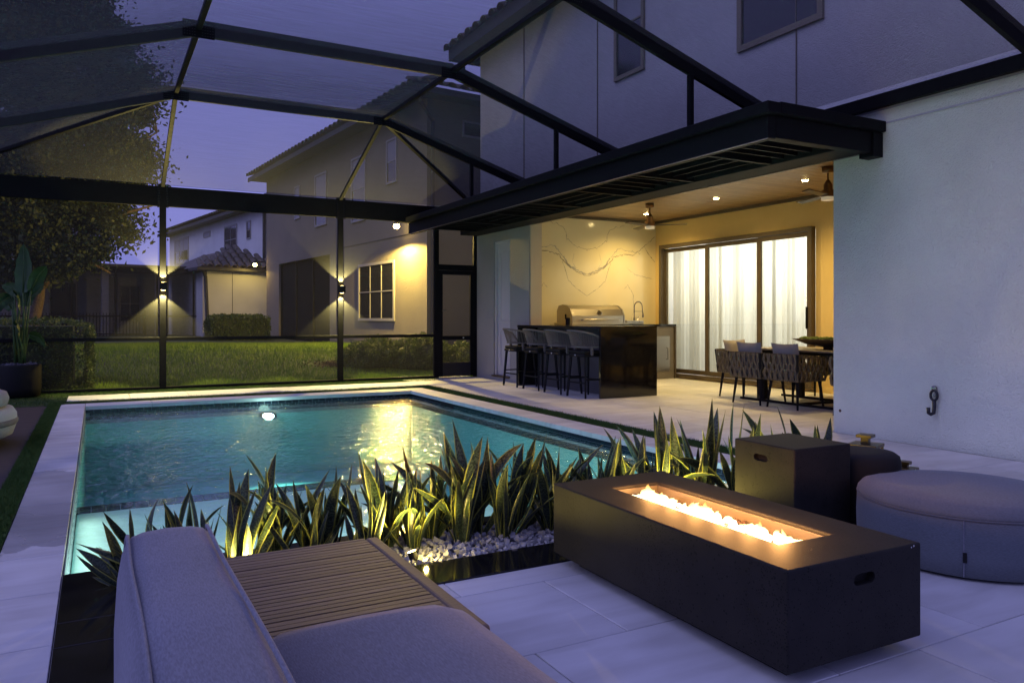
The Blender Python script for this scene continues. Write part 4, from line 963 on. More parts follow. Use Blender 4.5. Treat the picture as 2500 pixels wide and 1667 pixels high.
# fans
def fan(x, y, lab):
    t = thing('ceiling_fan', lab, 'ceiling fan', (x, y, CZ), 0, 'copper ceiling fans under the patio ceiling')
    b = MB(); b.lathe([(.075, 0), (.075, -.055), (.07, -.075), (.03, -.08)], 24); b.build('canopy', M['copper'], t, smooth=True)
    b = MB(); b.tube([(0, 0, -.07), (0, 0, -.2)], .012, 10); b.build('rod', M['copper'], t)
    b = MB(); b.lathe([(.02, -.17), (.05, -.22), (.055, -.23), (.055, -.30), (.085, -.305), (.085, -.35), (.10, -.36), (.10, -.385), (.08, -.39)], 24); b.build('motor', M['copper'], t)
    b = MB(); b.lathe([(.08, -.388), (.082, -.43), (.06, -.435)], 24); b.build('light_lens', M['fanlens'], t)
    for k in range(3):
        b = MB(); M4 = Matrix.Rotation(R(120*k+75), 4, 'Z') @ Matrix.Rotation(R(10), 4, 'X'); b.box(.09, .62, -.05, .05, -.006, .006, M=Matrix.Translation((0, 0, -.372)) @ M4); b.build('blade', M['bronze'], t, bevel=.003)
fan(8.28, 10.35, 'ceiling fan in front of the marble wall, left of the two'); fan(8.29, 6.74, 'ceiling fan beside the white wall corner, right of the two')
for x, y, lab in ((9.04, 11.4, 'recessed ceiling light beside the left fan'), (8.86, 9.37, 'recessed ceiling light midway between the two fans'), (8.8, 7.54, 'recessed ceiling light near the right fan'), (7.75, 10.6, 'recessed ceiling light above the bar'), (7.75, 8.5, 'recessed ceiling light above the open patio floor')):
    t = thing('ceiling_light', lab, 'ceiling light', (x, y, CZ), 0, 'recessed ceiling lights in the wood ceiling')
    b = MB(); b.lathe([(.062, .001), (.062, -.008), (.048, -.008), (.044, .001)], 20); b.build('trim', M['bronze'], t)
    b = MB(); b.lathe([(0, -.006), (.030, -.014), (.044, -.004)], 20); b.build('lens', M['down_bulb'], t)
    lamp('SPOT', 'ceiling_lamp', (0, 0, -.03), 185 if x > 8 else 40, WARM, (0, 0, 0), .045, 150, .9, parent=t)
b = MB(); b.lathe([(.016, 0), (.012, .004), (.006, .003), (0, .002)], 9, c=(XW-.001, 5.33, .22), M=Matrix.Rotation(R(-90), 4, 'Y')); b.build('wall_patch', M['bark'], house)
# hose hook on white wall
t = thing('hose_hook', 'black iron hose hook with ring mounted on the white wall', 'hook', (6.735, 4.3, .45))
b = MB(); b.tube([(-.03, .033*math.cos(R(a)), .02+.045*math.sin(R(a))) for a in range(0, 361, 24)], .012, 8); b.build('ring', M['blackgloss'], t, smooth=True)
b = MB(); b.lathe([(0, 0), (.022, 0), (.024, .03), (0, .034)], 6, c=(-.003, .005, .085), M=Matrix.Rotation(R(-90), 4, 'Y')); b.build('bolt', M['chrome'], t)
b = MB(); b.tube([(-.03, 0, -.02), (-.03, -.003, -.08), (-.035, 0, -.14), (-.06, .012, -.15), (-.075, .022, -.14), (-.075, .025, -.09)], .017, 8); b.build('hook', M['blackgloss'], t, smooth=True)
b = MB(); b.lathe([(0, 0), (.012, 0), (.012, .03), (0, .032)], 10, c=(-.0, 0, .02), M=Matrix.Rotation(R(-90), 4, 'Y')); b.build('spigot', M['chrome'], t)
# ================================================================== FOREGROUND FURNITURE
FP = (2.245, 2.415); frz = R(-.8)
fp = thing('fire_pit', 'long rectangular dark concrete gas fire table with burning flames', 'fire pit', (FP[0], FP[1], 0), frz)
hx, hy, zt = .328, .72, .385; ox0, ox1, oy0, oy1 = -.135, .135, -.50, .51
b = MB()
def ringz(z, a): return [(-hx+a, -hy+a, z), (hx-a, -hy+a, z), (hx-a, hy-a, z), (-hx+a, hy-a, z)]
b.box(-hx, hx, -hy, hy, .055, .30)
o1 = None
b = MB()
b.v = [(-hx, -hy, .055), (hx, -hy, .055), (hx, hy, .055), (-hx, hy, .055), (-hx, -hy, zt), (hx, -hy, zt), (hx, hy, zt), (-hx, hy, zt),
       (ox0, oy0, zt), (ox1, oy0, zt), (ox1, oy1, zt), (ox0, oy1, zt), (ox0, oy0, .25), (ox1, oy0, .25), (ox1, oy1, .25), (ox0, oy1, .25)]
b.f = [(3, 2, 1, 0), (0, 1, 5, 4), (1, 2, 6, 5), (2, 3, 7, 6), (3, 0, 4, 7), (4, 5, 9, 8), (5, 6, 10, 9), (6, 7, 11, 10), (7, 4, 8, 11), (8, 9, 13, 12), (9, 10, 14, 13), (10, 11, 15, 14), (11, 8, 12, 15), (12, 13, 14, 15)]
body = b.build('body', M['concrete'], fp, bevel=.007, seg=3)
b = MB(); b.box(-hx+.09, hx-.09, -hy+.09, hy-.09, 0, .054); b.build('plinth', M['black'], fp)
# burner tray rim
b = MB(); i_ = .012
for q in ((ox0+.002, ox1-.002, oy0+.002, oy0+i_), (ox0+.002, ox1-.002, oy1-i_, oy1-.002), (ox0+.002, ox0+i_, oy0+i_, oy1-i_), (ox1-i_, ox1-.002, oy0+i_, oy1-i_)): b.box(q[0], q[1], q[2], q[3], .30, .372)
b.build('burner_rim', M['bronze'], fp, bevel=.002)
b = MB(); b.box(ox0+.013, ox1-.013, oy0+.013, oy1-.013, .27, .315); b.build('burner_tray', M['bronze'], fp)
b = MB(); b.tube([(0, oy0+.06, .335), (0, oy1-.06, .335)], .012, 8); b.build('burner_pipe', M['chrome'], fp)
def slot(par, c, axis, w_, h_, m):
    b = MB(); n = 8; P_ = []
    for k in range(n+1): a = R(-90+180*k/n); P_.append((w_/2-h_/2+h_/2*math.cos(a), h_/2*math.sin(a)))
    for k in range(n+1): a = R(90+180*k/n); P_.append((-w_/2+h_/2+h_/2*math.cos(a), h_/2*math.sin(a)))
    return P_
# recessed hand holes cut with a boolean
def cut(body, par, c, axis, w_, h_, depth=.03):
    P_ = slot(None, c, axis, w_, h_, None); b = MB()
    if axis == 'y': b.prism([(c[0]+p, c[2]+q) for p, q in P_], 'y', c[1]-depth, c[1]+depth)
    else: b.prism([(c[1]+p, c[2]+q) for p, q in P_], 'x', c[0]-depth, c[0]+depth)
    me = b.mesh('cutter', None); co = bpy.data.objects.new('cutter', me)
    col.objects.link(co); co.parent = par; md = body.modifiers.new('cut', 'BOOLEAN'); md.object = co; md.solver = 'EXACT'
    bpy.context.view_layer.update()
    dg = bpy.context.evaluated_depsgraph_get(); nm = bpy.data.meshes.new_from_object(body.evaluated_get(dg)); body.modifiers.clear(); body.data = nm
    bpy.data.objects.remove(co)
cut(body, fp, (.03, -hy, .305), 'y', .105, .038)
b = MB(); b.lathe([(0, 0), (.004, .001), (0, .003)], 6, c=(.285, -hy-.0005, zt-.006), M=Matrix.Rotation(R(90), 4, 'X')); b.lathe([(0, 0), (.003, .001), (0, .003)], 6, c=(.272, -hy-.0005, zt-.009), M=Matrix.Rotation(R(90), 4, 'X')); b.build('chip', M['white_paint'], fp)
lr = MB()
for i in range(160):
    rock(lr, (random.uniform(ox0+.03, ox1-.03), random.uniform(oy0+.03, oy1-.03), .325+random.random()*.012), random.uniform(.010, .019))
lr.build('lava_rocks', M['lava'], fp, kind='stuff')
b = MB()
for _ in range(22): rock(b, (random.uniform(-.06, .06), random.uniform(-.42, .44), .338), random.uniform(.008, .015))
b.build('glowing_rocks', M['glow'], fp, kind='stuff')
def flame_mat():
    m, N, L, p = newmat('flame')
    geo = N.new('ShaderNodeNewGeometry'); sep = N.new('ShaderNodeSeparateXYZ'); L.new(geo.outputs['Position'], sep.inputs[0])
    mr = N.new('ShaderNodeMapRange'); mr.inputs[1].default_value = .33; mr.inputs[2].default_value = .425; L.new(sep.outputs[2], mr.inputs[0])
    nz = N.new('ShaderNodeTexNoise'); nz.inputs['Scale'].default_value = 28; nz.inputs['Detail'].default_value = 3; L.new(geo.outputs['Position'], nz.inputs[0])
    ad = N.new('ShaderNodeMath'); ad.operation = 'MULTIPLY_ADD'; ad.inputs[1].default_value = .35; L.new(nz.outputs[0], ad.inputs[0]); L.new(mr.outputs[0], ad.inputs[2])
    sb = N.new('ShaderNodeMath'); sb.operation = 'SUBTRACT'; sb.inputs[1].default_value = .17; L.new(ad.outputs[0], sb.inputs[0])
    cr = N.new('ShaderNodeValToRGB'); e = cr.color_ramp.elements
    e[0].position = 0; e[0].color = (.45, .55, 1, 1); e[1].position = 1; e[1].color = (1, .30, .03, 1)
    for q, c_ in ((.10, (1, .85, .55, 1)), (.45, (1, .74, .30, 1)), (.75, (1, .50, .10, 1))): x = e.new(q); x.color = c_
    L.new(sb.outputs[0], cr.inputs[0])
    em = N.new('ShaderNodeEmission'); L.new(cr.outputs[0], em.inputs[0])
    st = N.new('ShaderNodeMapRange'); st.inputs[3].default_value = 5.5; st.inputs[4].default_value = 1.6; L.new(sb.outputs[0], st.inputs[0]); L.new(st.outputs[0], em.inputs[1])
    tp = N.new('ShaderNodeBsdfTransparent'); lw = N.new('ShaderNodeLayerWeight'); lw.inputs[0].default_value = .35
    a1 = N.new('ShaderNodeMath'); a1.operation = 'MULTIPLY_ADD'; a1.inputs[1].default_value = .7; L.new(lw.outputs['Facing'], a1.inputs[0])
    a2 = N.new('ShaderNodeMath'); a2.operation = 'MULTIPLY'; a2.inputs[1].default_value = .8; L.new(sb.outputs[0], a2.inputs[0]); L.new(a2.outputs[0], a1.inputs[2]); a1.use_clamp = True
    mx = N.new('ShaderNodeMixShader'); L.new(a1.outputs[0], mx.inputs[0]); L.new(em.outputs[0], mx.inputs[1]); L.new(tp.outputs[0], mx.inputs[2]); L.new(mx.outputs[0], N['Material Output'].inputs[0])
    return m
M['flame'] = flame_mat()
fl = MB()
for i in range(210):
    y = -.44+.90*(i+random.random())/210; h_ = random.choice((.022, .028, .034, .04, .045, .062))*random.uniform(.8, 1.15)*(.8+.35*math.sin(y*17+1)); r0 = random.uniform(.012, .026)
    if math.sin(y*23+.6)+.6*math.sin(y*61) < -.55 and i % 3: continue
    x = random.uniform(-.055, .055)*(1-.5*random.random()); lx, ly = random.uniform(-.015, .015), random.uniform(-.03, .03); pts = []; rs = []
    for k in range(8):
        t = k/7; pts.append((x+lx*t*t+.006*math.sin(t*7+i), y+ly*t*t+.005*math.sin(t*6+i*2), .328+h_*t)); rs.append(max(.0006, r0*math.sin(math.pi*min(1, .22+.78*t))**.7*(1-.2*t)*(1+.25*math.sin(t*9+i))))
    fl.tube(pts, rs, 7)
fl.build('flames', M['flame'], fp, smooth=True)
for y in (-.38, -.23, -.08, .08, .23, .38): lamp('POINT', 'flame_lamp', (0, y, .42), 5.2, (1, .46, .13), size=.03, parent=fp)
# cube cover
cu = thing('side_cube', 'tall dark concrete side cube with a slotted handle behind fire table', 'side table', (3.375, 2.985, 0), R(-.8))
b = MB(); b.box(-.212, .212, -.215, .215, .02, .50); cb = b.build('body', M['concrete'], cu, bevel=.007, seg=3)
cut(cb, cu, (-.212, .02, .42), 'x', .10, .036)
b = MB(); b.box(-.18, .18, -.18, .18, 0, .02); b.build('foot', M['black'], cu)
# ottoman
t = thing('ottoman', 'large round grey fabric ottoman at the right edge of the deck', 'ottoman', (3.83, 2.30, 0))
b = MB(); r = .49
b.lathe([(r-.02, .012), (r-.004, .02), (r+.002, .10), (r+.004, .18), (r, .262), (r-.006, .275)], 96); b.build('side', M['ottoman'], t, smooth=True)
b = MB(); b.lathe([(r-.006, .2755), (r, .283), (r-.003, .297), (r-.02, .318), (r-.07, .332), (r-.2, .338), (0, .34)], 96); b.build('top', M['ottoman'], t, smooth=True)
b = MB(); b.tube([(r*math.cos(R(a)), r*math.sin(R(a)), .276) for a in range(0, 361, 5)], .0035, 6); b.build('piping', M['ottoman'], t, smooth=True)
sa = R(211)
b = MB(); b.tube([((r+.003)*math.cos(sa), (r+.003)*math.sin(sa), z) for z in (.02, .1, .18, .27)], .0028, 5); b.build('seam', M['sofa'], t)
b = MB(); b.bar(((r+.006)*math.cos(sa+.008), (r+.006)*math.sin(sa+.008), .085), ((r+.006)*math.cos(sa+.008), (r+.006)*math.sin(sa+.008), .13), .016, .003, up=(math.cos(sa), math.sin(sa), 0)); b.build('label_tab', M['black'], t)
b = MB(); b.lathe([(r-.05, 0), (r-.05, .012)], 48); b.build('glide', M['black'], t)
b = MB(); b.lathe([(.19, 0), (.23, .02), (.235, .2), (.235, .36), (.228, .395), (.205, .412), (.12, .418), (0, .419)], 56, c=(3.84, 2.93, 0)); b.build('pouf', M['darkfab'], smooth=True, label='black round pouf between the concrete cube and grey ottoman', cat='pouf')
def lantern(x, y, h_, w_, lab, rz):
    t = thing('lantern', lab, 'lantern', (x, y, 0), rz, 'brass framed lanterns on the deck')
    m = M['brass']; q = w_/2; z1 = h_*.80
    for sx in (-1, 1):
        for sy in (-1, 1):
            b = MB(); b.box(sx*q-.008, sx*q+.008, sy*q-.008, sy*q+.008, .016, z1); b.build('post', m, t)
    b = MB(); b.box(-q-.01, q+.01, -q-.01, q+.01, 0, .015); b.build('base', m, t)
    b = MB(); b.box(-q-.012, q+.012, -q-.012, q+.012, z1+.001, z1+.022); b.build('roof', m, t, bevel=.003)
    b = MB(); b.box(-q*.3, q*.3, -q*.3, q*.3, z1+.023, h_-.02); b.build('neck', m, t)
    b = MB(); b.box(-q*.6, q*.6, -q*.6, q*.6, h_-.019, h_); b.build('cap', m, t, bevel=.002)
    for d in ((1, 0), (-1, 0), (0, 1), (0, -1)):
        b = MB(); px, py = d[0]*q, d[1]*q; ex, ey = abs(d[1])*(q-.009), abs(d[0])*(q-.009)
        b.quad((px-ex, py-ey, .02), (px+ex, py+ey, .02), (px+ex, py+ey, z1), (px-ex, py-ey, z1)); b.build('glass', M['glass'], t)
    b = MB(); b.lathe([(.028, .016), (.028, .10), (0, .10)], 14); b.build('candle', M['white_paint'], t)
lantern(4.46, 3.33, .41, .16, 'taller brass framed lantern standing behind the black pouf', .35); lantern(4.36, 2.98, .30, .10, 'smaller brass framed lantern right of the black pouf', .3)
# near sofa
so = thing('sofa', 'grey fabric outdoor sofa with tall back cushion in the near left corner', 'sofa', (0, 0, 0))
def cushion(name, sec, y0_, y1_, n, bul, par, m, endr=.06):
    b = MB(); k = len(sec); cx = sum(p[0] for p in sec)/k; cz = sum(p[1] for p in sec)/k
    for j in range(n+1):
        t = j/n; y = y0_+(y1_-y0_)*t; e_ = min(t, 1-t)*(y1_-y0_)
        s = 1 if e_ > endr else (math.sqrt(max(0, 1-(1-e_/endr)**2))*.10+.90)
        wv = .0018*math.sin(t*13)+.0012*math.sin(t*31+1)
        for i, (p, q) in enumerate(sec): b.v.append((cx+(p-cx)*s*(1+bul*math.sin(math.pi*t))+wv*(1 if p > cx else -.5), y, cz+(q-cz)*s+.5*wv*(q > cz)))
    for j in range(n):
        for i in range(k): b.f.append((j*k+i, j*k+(i+1) % k, (j+1)*k+(i+1) % k, (j+1)*k+i))
    b.f.append(tuple(range(k))[::-1]); b.f.append(tuple(n*k+i for i in range(k)))
    return b.build(name, m, par, smooth=True)
secb = [(.05, .20), (.035, .30), (.035, .42), (.042, .54), (.052, .60), (.062, .628), (.075, .642), (.10, .650), (.155, .654), (.21, .651), (.238, .644), (.255, .628), (.275, .585), (.297, .52), (.305, .44), (.30, .34), (.285, .25), (.27, .20)]
cushion('back_cushion', secb, .45, 2.145, 40, .02, so, M['sofa'], .07)
for px, pz, nm in ((.066, .642, 0), (.247, .646, 1)):
    pts = [(px+.0018*math.sin(i*.33+nm)+.002*math.sin(i*.11), .50+i*.0398, pz+.003+.0012*math.sin(i*.5)) for i in range(41)]
    pts += [(px+(.003 if nm else -.002), 2.118, pz-.01), (px+(.006 if nm else -.004), 2.137, pz-.04), (px+(.009 if nm else -.006), 2.141, pz-.12), (px+(.012 if nm else -.012), 2.139, .3)]
    b = MB(); b.tube(pts, .0048, 8); b.build('piping', M['sofa'], so, smooth=True)
secs = [(.30, .26), (.29, .30), (.292, .37), (.31, .41), (.36, .432), (.46, .438), (.58, .440), (.70, .438), (.80, .430), (.85, .412), (.882, .37), (.889, .33), (.88, .28), (.86, .26)]
cushion('seat_cushion', secs, .3, 1.87, 40, .01, so, M['sofa'], .10)
pts = [(.886-.003*(i % 2), .4+i*.036, .345) for i in range(39)]+[(.85, 1.83, .345), (.80, 1.868, .345), (.6, 1.872, .345), (.33, 1.868, .345)]
b = MB(); b.tube(pts, .004, 6); b.build('piping', M['sofa'], so, smooth=True)
b = MB(); b.box(.06, .84, .4, 1.86, .10, .22); b.build('frame', M['teak'], so, bevel=.01)
b = MB(); b.box(.055, .10, .4, 2.05, .02, .60); b.build('back_frame', M['sofa'], so, bevel=.01)
for x, y in ((.1, .5), (.8, .5), (.1, 1.8), (.8, 1.8)):
    b = MB(); b.box(x-.025, x+.025, y-.025, y+.025, 0, .099); b.build('leg', M['teak'], so)
tt = thing('teak_side_table', 'low slatted brown teak table beyond the sofa', 'side table', (0, 0, 0))
TX0, TX1, TY0, TY1, TZ = .20, .965, 1.90, 2.885, .325
slm = MB(); ns = 30; pitch = (TY1-TY0-.05)/ns
slm.box(-(TX1-TX0-.055)/2, (TX1-TX0-.055)/2, -pitch/2+.003, pitch/2-.003, -.02, 0)
sm_ = slm.mesh('slat', M['teak'])
for i in range(ns):
    o = inst('slat', sm_, tt, ((TX0+TX1-.055)/2, TY0+.025+pitch*(i+.5), TZ+random.uniform(-.0008, .0008))); 
b = MB(); b.box(TX1-.052, TX1, TY0, TY1, TZ-.045, TZ+.001); b.build('side_rail', M['teak'], tt, bevel=.012, seg=3)
b = MB(); b.box(TX0, TX1-.054, TY1-.022, TY1, TZ-.045, TZ); b.build('end_rail', M['teak'], tt, bevel=.004)
b = MB(); b.box(TX0, TX1-.054, TY0, TY0+.022, TZ-.045, TZ); b.build('end_rail', M['teak'], tt, bevel=.004)
b = MB(); b.box(TX0+.02, TX1-.06, TY0+.03, TY1-.03, TZ-.07, TZ-.055); b.build('under_panel', M['black'], tt)
for x, y in ((TX0+.05, TY0+.05), (TX1-.05, TY0+.05), (TX0+.05, TY1-.05), (TX1-.05, TY1-.05)):
    b = MB(); b.box(x-.03, x+.03, y-.03, y+.03, 0, TZ-.046); b.build('leg', M['teak'], tt)
# round daybed at left
t = thing('daybed', 'round rope sided daybed with cream cushion at the left edge', 'daybed', (-1.50, 8.62, 0))
b = MB(); b.lathe([(.72, .05), (.80, .09), (.835, .2), (.83, .28), (.80, .33), (.70, .34)], 72); b.build('base', M['lounge'], t, smooth=True)
b = MB(); b.lathe([(.835, .185), (.841, .20), (.841, .225), (.833, .24)], 72); b.build('band', M['rope'], t, smooth=True)
b = MB(); b.lathe([(.70, .342), (.755, .36), (.77, .42), (.75, .475), (.68, .50), (.3, .51), (0, .512)], 72); b.build('cushion', M['pillow'], t, smooth=True)
for a in (0, 90, 180, 270, 315):
    b = MB(); b.lathe([(.02, 0), (.02, .055)], 10, c=(.6*math.cos(R(a)), .6*math.sin(R(a)), 0)); b.build('foot', M['black'], t)
g = MB()
for _ in range(26):
    rock(g, (random.uniform(1.2, 6.0), random.uniform(.9, 8.5), .003), random.uniform(.003, .008))
g.build('leaf_litter', M['bark'], kind='stuff', label='tiny dark leaf crumbs scattered over the pale pavers', cat='leaf litter')
# ================================================================== SNAKE PLANTS
def snake_leaf(L_, w_, lean, curl, twist, seed):
    rnd = random.Random(seed); b = MB(); n = 11; b.uv = []; x = z = 0; ang = lean; st = L_/n; side = rnd.uniform(-.15, .15)
    wob = rnd.uniform(0, 6)
    for k in range(n+1):
        t = k/n
        if k: x += math.sin(ang)*st; z += math.cos(ang)*st; ang += curl/n
        wdt = w_*(.42+.95*t-.15*t*t)*(1-max(0, (t-.42)/.58)**1.7) if t < 1 else 0
        wdt = max(wdt, .0009)*(1+.06*math.sin(t*11+wob)); tw = twist*t+.12*math.sin(t*7+wob)
        T = Vector((math.sin(ang), 0, math.cos(ang))); S0 = Vector((0, 1, 0)); N0 = T.cross(S0)
        Sd = S0*math.cos(tw)+N0*math.sin(tw); Nn = T.cross(Sd)
        c = Vector((x, side*t*t*L_*.5, z)); dep = wdt*.28*(1-t*.6)
        for u in (-1, -.55, 0, .55, 1):
            b.v.append(tuple(c+Sd*u*wdt/2+Nn*dep*(1-u*u)*-1)); b.uv.append(((u+1)/2, t*L_))
    for k in range(n):
        for j in range(4): i = k*5+j; b.f.append((i, i+1, i+6, i+5))
    me = b.mesh('leaf', M['snake'], True); return me
leafs = []
for i in range(26):
    leafs.append(snake_leaf(1.0, random.uniform(.11, .155), random.uniform(-.02, .12), random.choice([-.4, .1, .4, .8, 1.3]), random.uniform(-1.5, 1.5), i))
ORD = ['first', 'second', 'third', 'fourth', 'fifth', 'sixth', 'seventh', 'eighth', 'ninth', 'tenth', 'eleventh', 'twelfth', 'thirteenth', 'fourteenth', 'fifteenth', 'sixteenth', 'seventeenth', 'eighteenth', 'nineteenth', 'twentieth', 'twenty-first', 'twenty-second', 'twenty-third', 'twenty-fourth', 'twenty-fifth', 'twenty-sixth', 'twenty-seventh', 'twenty-eighth', 'twenty-ninth', 'thirtieth', 'thirty-first', 'thirty-second', 'thirty-third', 'thirty-fourth', 'thirty-fifth', 'thirty-sixth']
plants = [(.17, 3.72, .36, 5, 1.0), (.40, 3.80, .50, 7, .45), (.56, 3.68, .50, 8, .4), (.74, 3.82, .58, 8, .35), (.90, 3.70, .46, 8, .35), (1.03, 3.84, .50, 8, .35), (1.16, 3.66, .46, 8, .4), (1.30, 3.80, .52, 8, .35), (1.44, 3.72, .50, 7, .3), (1.58, 3.84, .52, 8, .3), (1.70, 3.70, .60, 9, .35), (1.84, 3.80, .64, 9, .35), (1.95, 3.66, .52, 8, .4), (2.09, 3.80, .58, 9, .3), (2.24, 3.68, .50, 8, .35), (2.42, 3.82, .50, 8, .4),
          (2.58, 3.70, .52, 8, .4), (2.78, 3.80, .58, 8, .45), (2.98, 3.74, .58, 8, .3), (3.16, 3.84, .64, 8, .25), (3.33, 3.72, .58, 8, .25), (3.50, 3.82, .66, 8, .25), (3.68, 3.70, .62, 7, .3), (3.92, 3.80, .56, 5, .3), (4.22, 3.76, .60, 6, .3), (4.55, 3.8, .58, 5, .3)]
plants = sorted(plants+[(.66, 3.88, .42, 4, .6), (.98, 3.90, .44, 4, .6), (1.37, 3.90, .46, 4, .6), (1.78, 3.90, .54, 5, .5), (2.16, 3.90, .54, 4, .5), (2.68, 3.88, .50, 4, .5), (3.08, 3.64, .46, 4, .4), (.28, 3.62, .40, 3, .8), (.30, 3.90, .46, 3, .6)])
for i, (x, y, H, n, sp) in enumerate(plants):
    t = thing('snake_plant', f'{ORD[i]} clump of variegated snake plant counted from the sofa end of the bed', 'plant', (x, y, -.03), 0, 'snake plants in the gravel bed')
    for k in range(n+(8 if x < 2.5 else 4)):
        a = random.uniform(0, 6.283) if i else random.uniform(2.2, 4.0); tilt = abs(random.gauss(0, sp))*.82+.03
        s = H*random.uniform(.5, 1.06); r = random.uniform(.005, .045)
        o = inst('leaf', random.choice(leafs), t, (r*math.cos(a), r*math.sin(a), 0), (0, 0, 0), (s*random.uniform(.85, 1.1), s*random.uniform(.9, 1.25), s))
        o.rotation_euler = (Matrix.Rotation(a, 3, 'Z') @ Matrix.Rotation(tilt, 3, 'Y') @ Matrix.Rotation(random.uniform(0, 6.28), 3, 'Z')).to_euler()
for x, y, e_, lab, aim in ((1.36, 3.50, 17, 'lit garden spotlight in the gravel beside the teak table', (-.25, .25)), (.60, 3.56, 14, 'lit garden spotlight hidden behind the sofa back', (-.05, .3)), (2.94, 3.52, 15, 'lit garden spotlight behind the fire table', (.1, .3)), (3.75, 3.55, 8, 'lit garden spotlight behind the concrete cube', (.2, .3))):
    t = thing('garden_spotlight', lab, 'spotlight', (x, y, -.005), 0, 'garden spotlights in the gravel bed')
    b = MB(); b.tube([(0, 0, -.04), (0, 0, .02)], .006, 6); b.build('stake', M['black'], t)
    M4 = Matrix.Rotation(math.atan2(aim[1], aim[0]), 4, 'Z') @ Matrix.Rotation(.35, 4, 'Y')
    b = MB(); b.lathe([(.016, 0), (.022, .012), (.022, .05)], 14, M=M4); b.build('housing', M['black'], t)
    b = MB(); b.lathe([(0, .0505), (.021, .0505), (.0215, .046)], 14, M=M4); b.build('lens', M['warm_bulb'], t)
    l_ = lamp('SPOT', 'spotlight_lamp', M4 @ Vector((0, 0, .062)), e_, (1, .85, .25), (0, 0, 0), .012, 105, .6, parent=t)
    l_.rotation_euler = (M4 @ Matrix.Rotation(R(180), 4, 'X')).to_euler()
    lamp('SPOT', 'spotlight_spill', (0.02, -.02, .085), e_*(1.0 if x > .7 else .3), (1, .74, .16), (R(180), 0, 0), .02, 166, .25, parent=t)
    lamp('POINT', 'spotlight_glow', (.045, -.035, .055), 1.6 if x > .7 else .5, (1, .76, .2), size=.01, parent=t)

pp = thing('potted_plant', 'large leafed bird of paradise in round black planter pot', 'potted plant', (-1.0, 13.42, 0), R(-28.46))
b = MB(); b.lathe([(.20, 0), (.255, .03), (.272, .14), (.270, .47), (.266, .49), (.245, .49), (.24, .44)], 48); b.build('pot', M['black'], pp, smooth=True)
b = MB()
for _ in range(160): a = random.uniform(0, 6.28); q = math.sqrt(random.random())*.225; rock(b, (q*math.cos(a), q*math.sin(a), .475+random.random()*.02), random.uniform(.014, .024))
b.build('pebbles', M['potstone'], pp, kind='stuff')
def big_leaf(base, p0, p1, w_, droop=.1, fold=.25, roll=0, seed=0):
    p0, p1 = Vector(p0), Vector(p1); n = 12; b = MB(); Lv = p1-p0; T = Lv.normalized(); Sd = T.cross(Vector((0, 1, 0)))
    if Sd.length < .1: Sd = Vector((1, 0, 0))
    Sd.normalize(); Nn = T.cross(Sd); Sd, Nn = Sd*math.cos(roll)+Nn*math.sin(roll), T.cross(Sd*math.cos(roll)+Nn*math.sin(roll))
    for k in range(n+1):
        t = k/n; c = p0+Lv*t+Vector((0, 0, droop*4*t*(1-t)))-Nn*0.03*math.sin(t*3.1)
        wd = w_*math.sin(math.pi*min(1, .10+.90*t))**.62*(1-.25*t) if k < n else .002
        for u in (-1, -.5, 0, .5, 1): b.v.append(tuple(c+Sd*u*wd/2+Nn*(abs(u)*fold*wd*.5+.012*math.sin(k*2.1+u*4+seed)*abs(u))))
    for k in range(n):
        for j in range(4): i = k*5+j; b.f.append((i, i+1, i+6, i+5))
    o = b.build('leaf', M['bird'], pp, smooth=True)
    b2 = MB(); b2.tube([Vector(base), Vector(base)*.4+p0*.6+Vector((0, 0, .1)), p0], [.018, .013, .009], 8); b2.tube([p0, p0+Lv*.5+Vector((0, 0, droop)), p1], [.009, .006, .002], 6); b2.build('stalk', M['stem'], o, smooth=True)
B_ = lambda a: (.07*math.cos(a), .06*math.sin(a), .47)
specs = [((.04, 0, 1.55), (.02, .05, 2.27), .29, 0, .2, 0), ((.19, -.05, 1.57), (.45, -.1, 1.93), .22, .05, .3, .4), ((-.02, -.1, 1.52), (.16, -.25, 1.20), .24, .10, .3, .9), ((-.06, .1, 1.48), (-.34, .1, 1.66), .2, .05, .3, .3), ((-.1, -.05, 1.50), (-.28, -.2, 1.18), .22, .08, .3, -.8),
         ((.0, -.12, 1.06), (.16, -.26, .86), .25, .08, .25, .9), ((.14, .0, .92), (.43, -.05, .74), .2, .05, .3, .5), ((.08, .1, 1.5), (.2, .2, 1.75), .26, .02, .3, 0), ((-.12, 0, 1.3), (-.3, .0, 1.5), .2, .03, .3, .2), ((.05, .08, 1.35), (-.05, .15, 1.72), .27, .02, .2, .3)]
for i, (p0, p1, w_, dr_, fo, ro) in enumerate(specs): big_leaf(B_(i*1.3), p0, p1, w_, dr_, fo, ro, i)
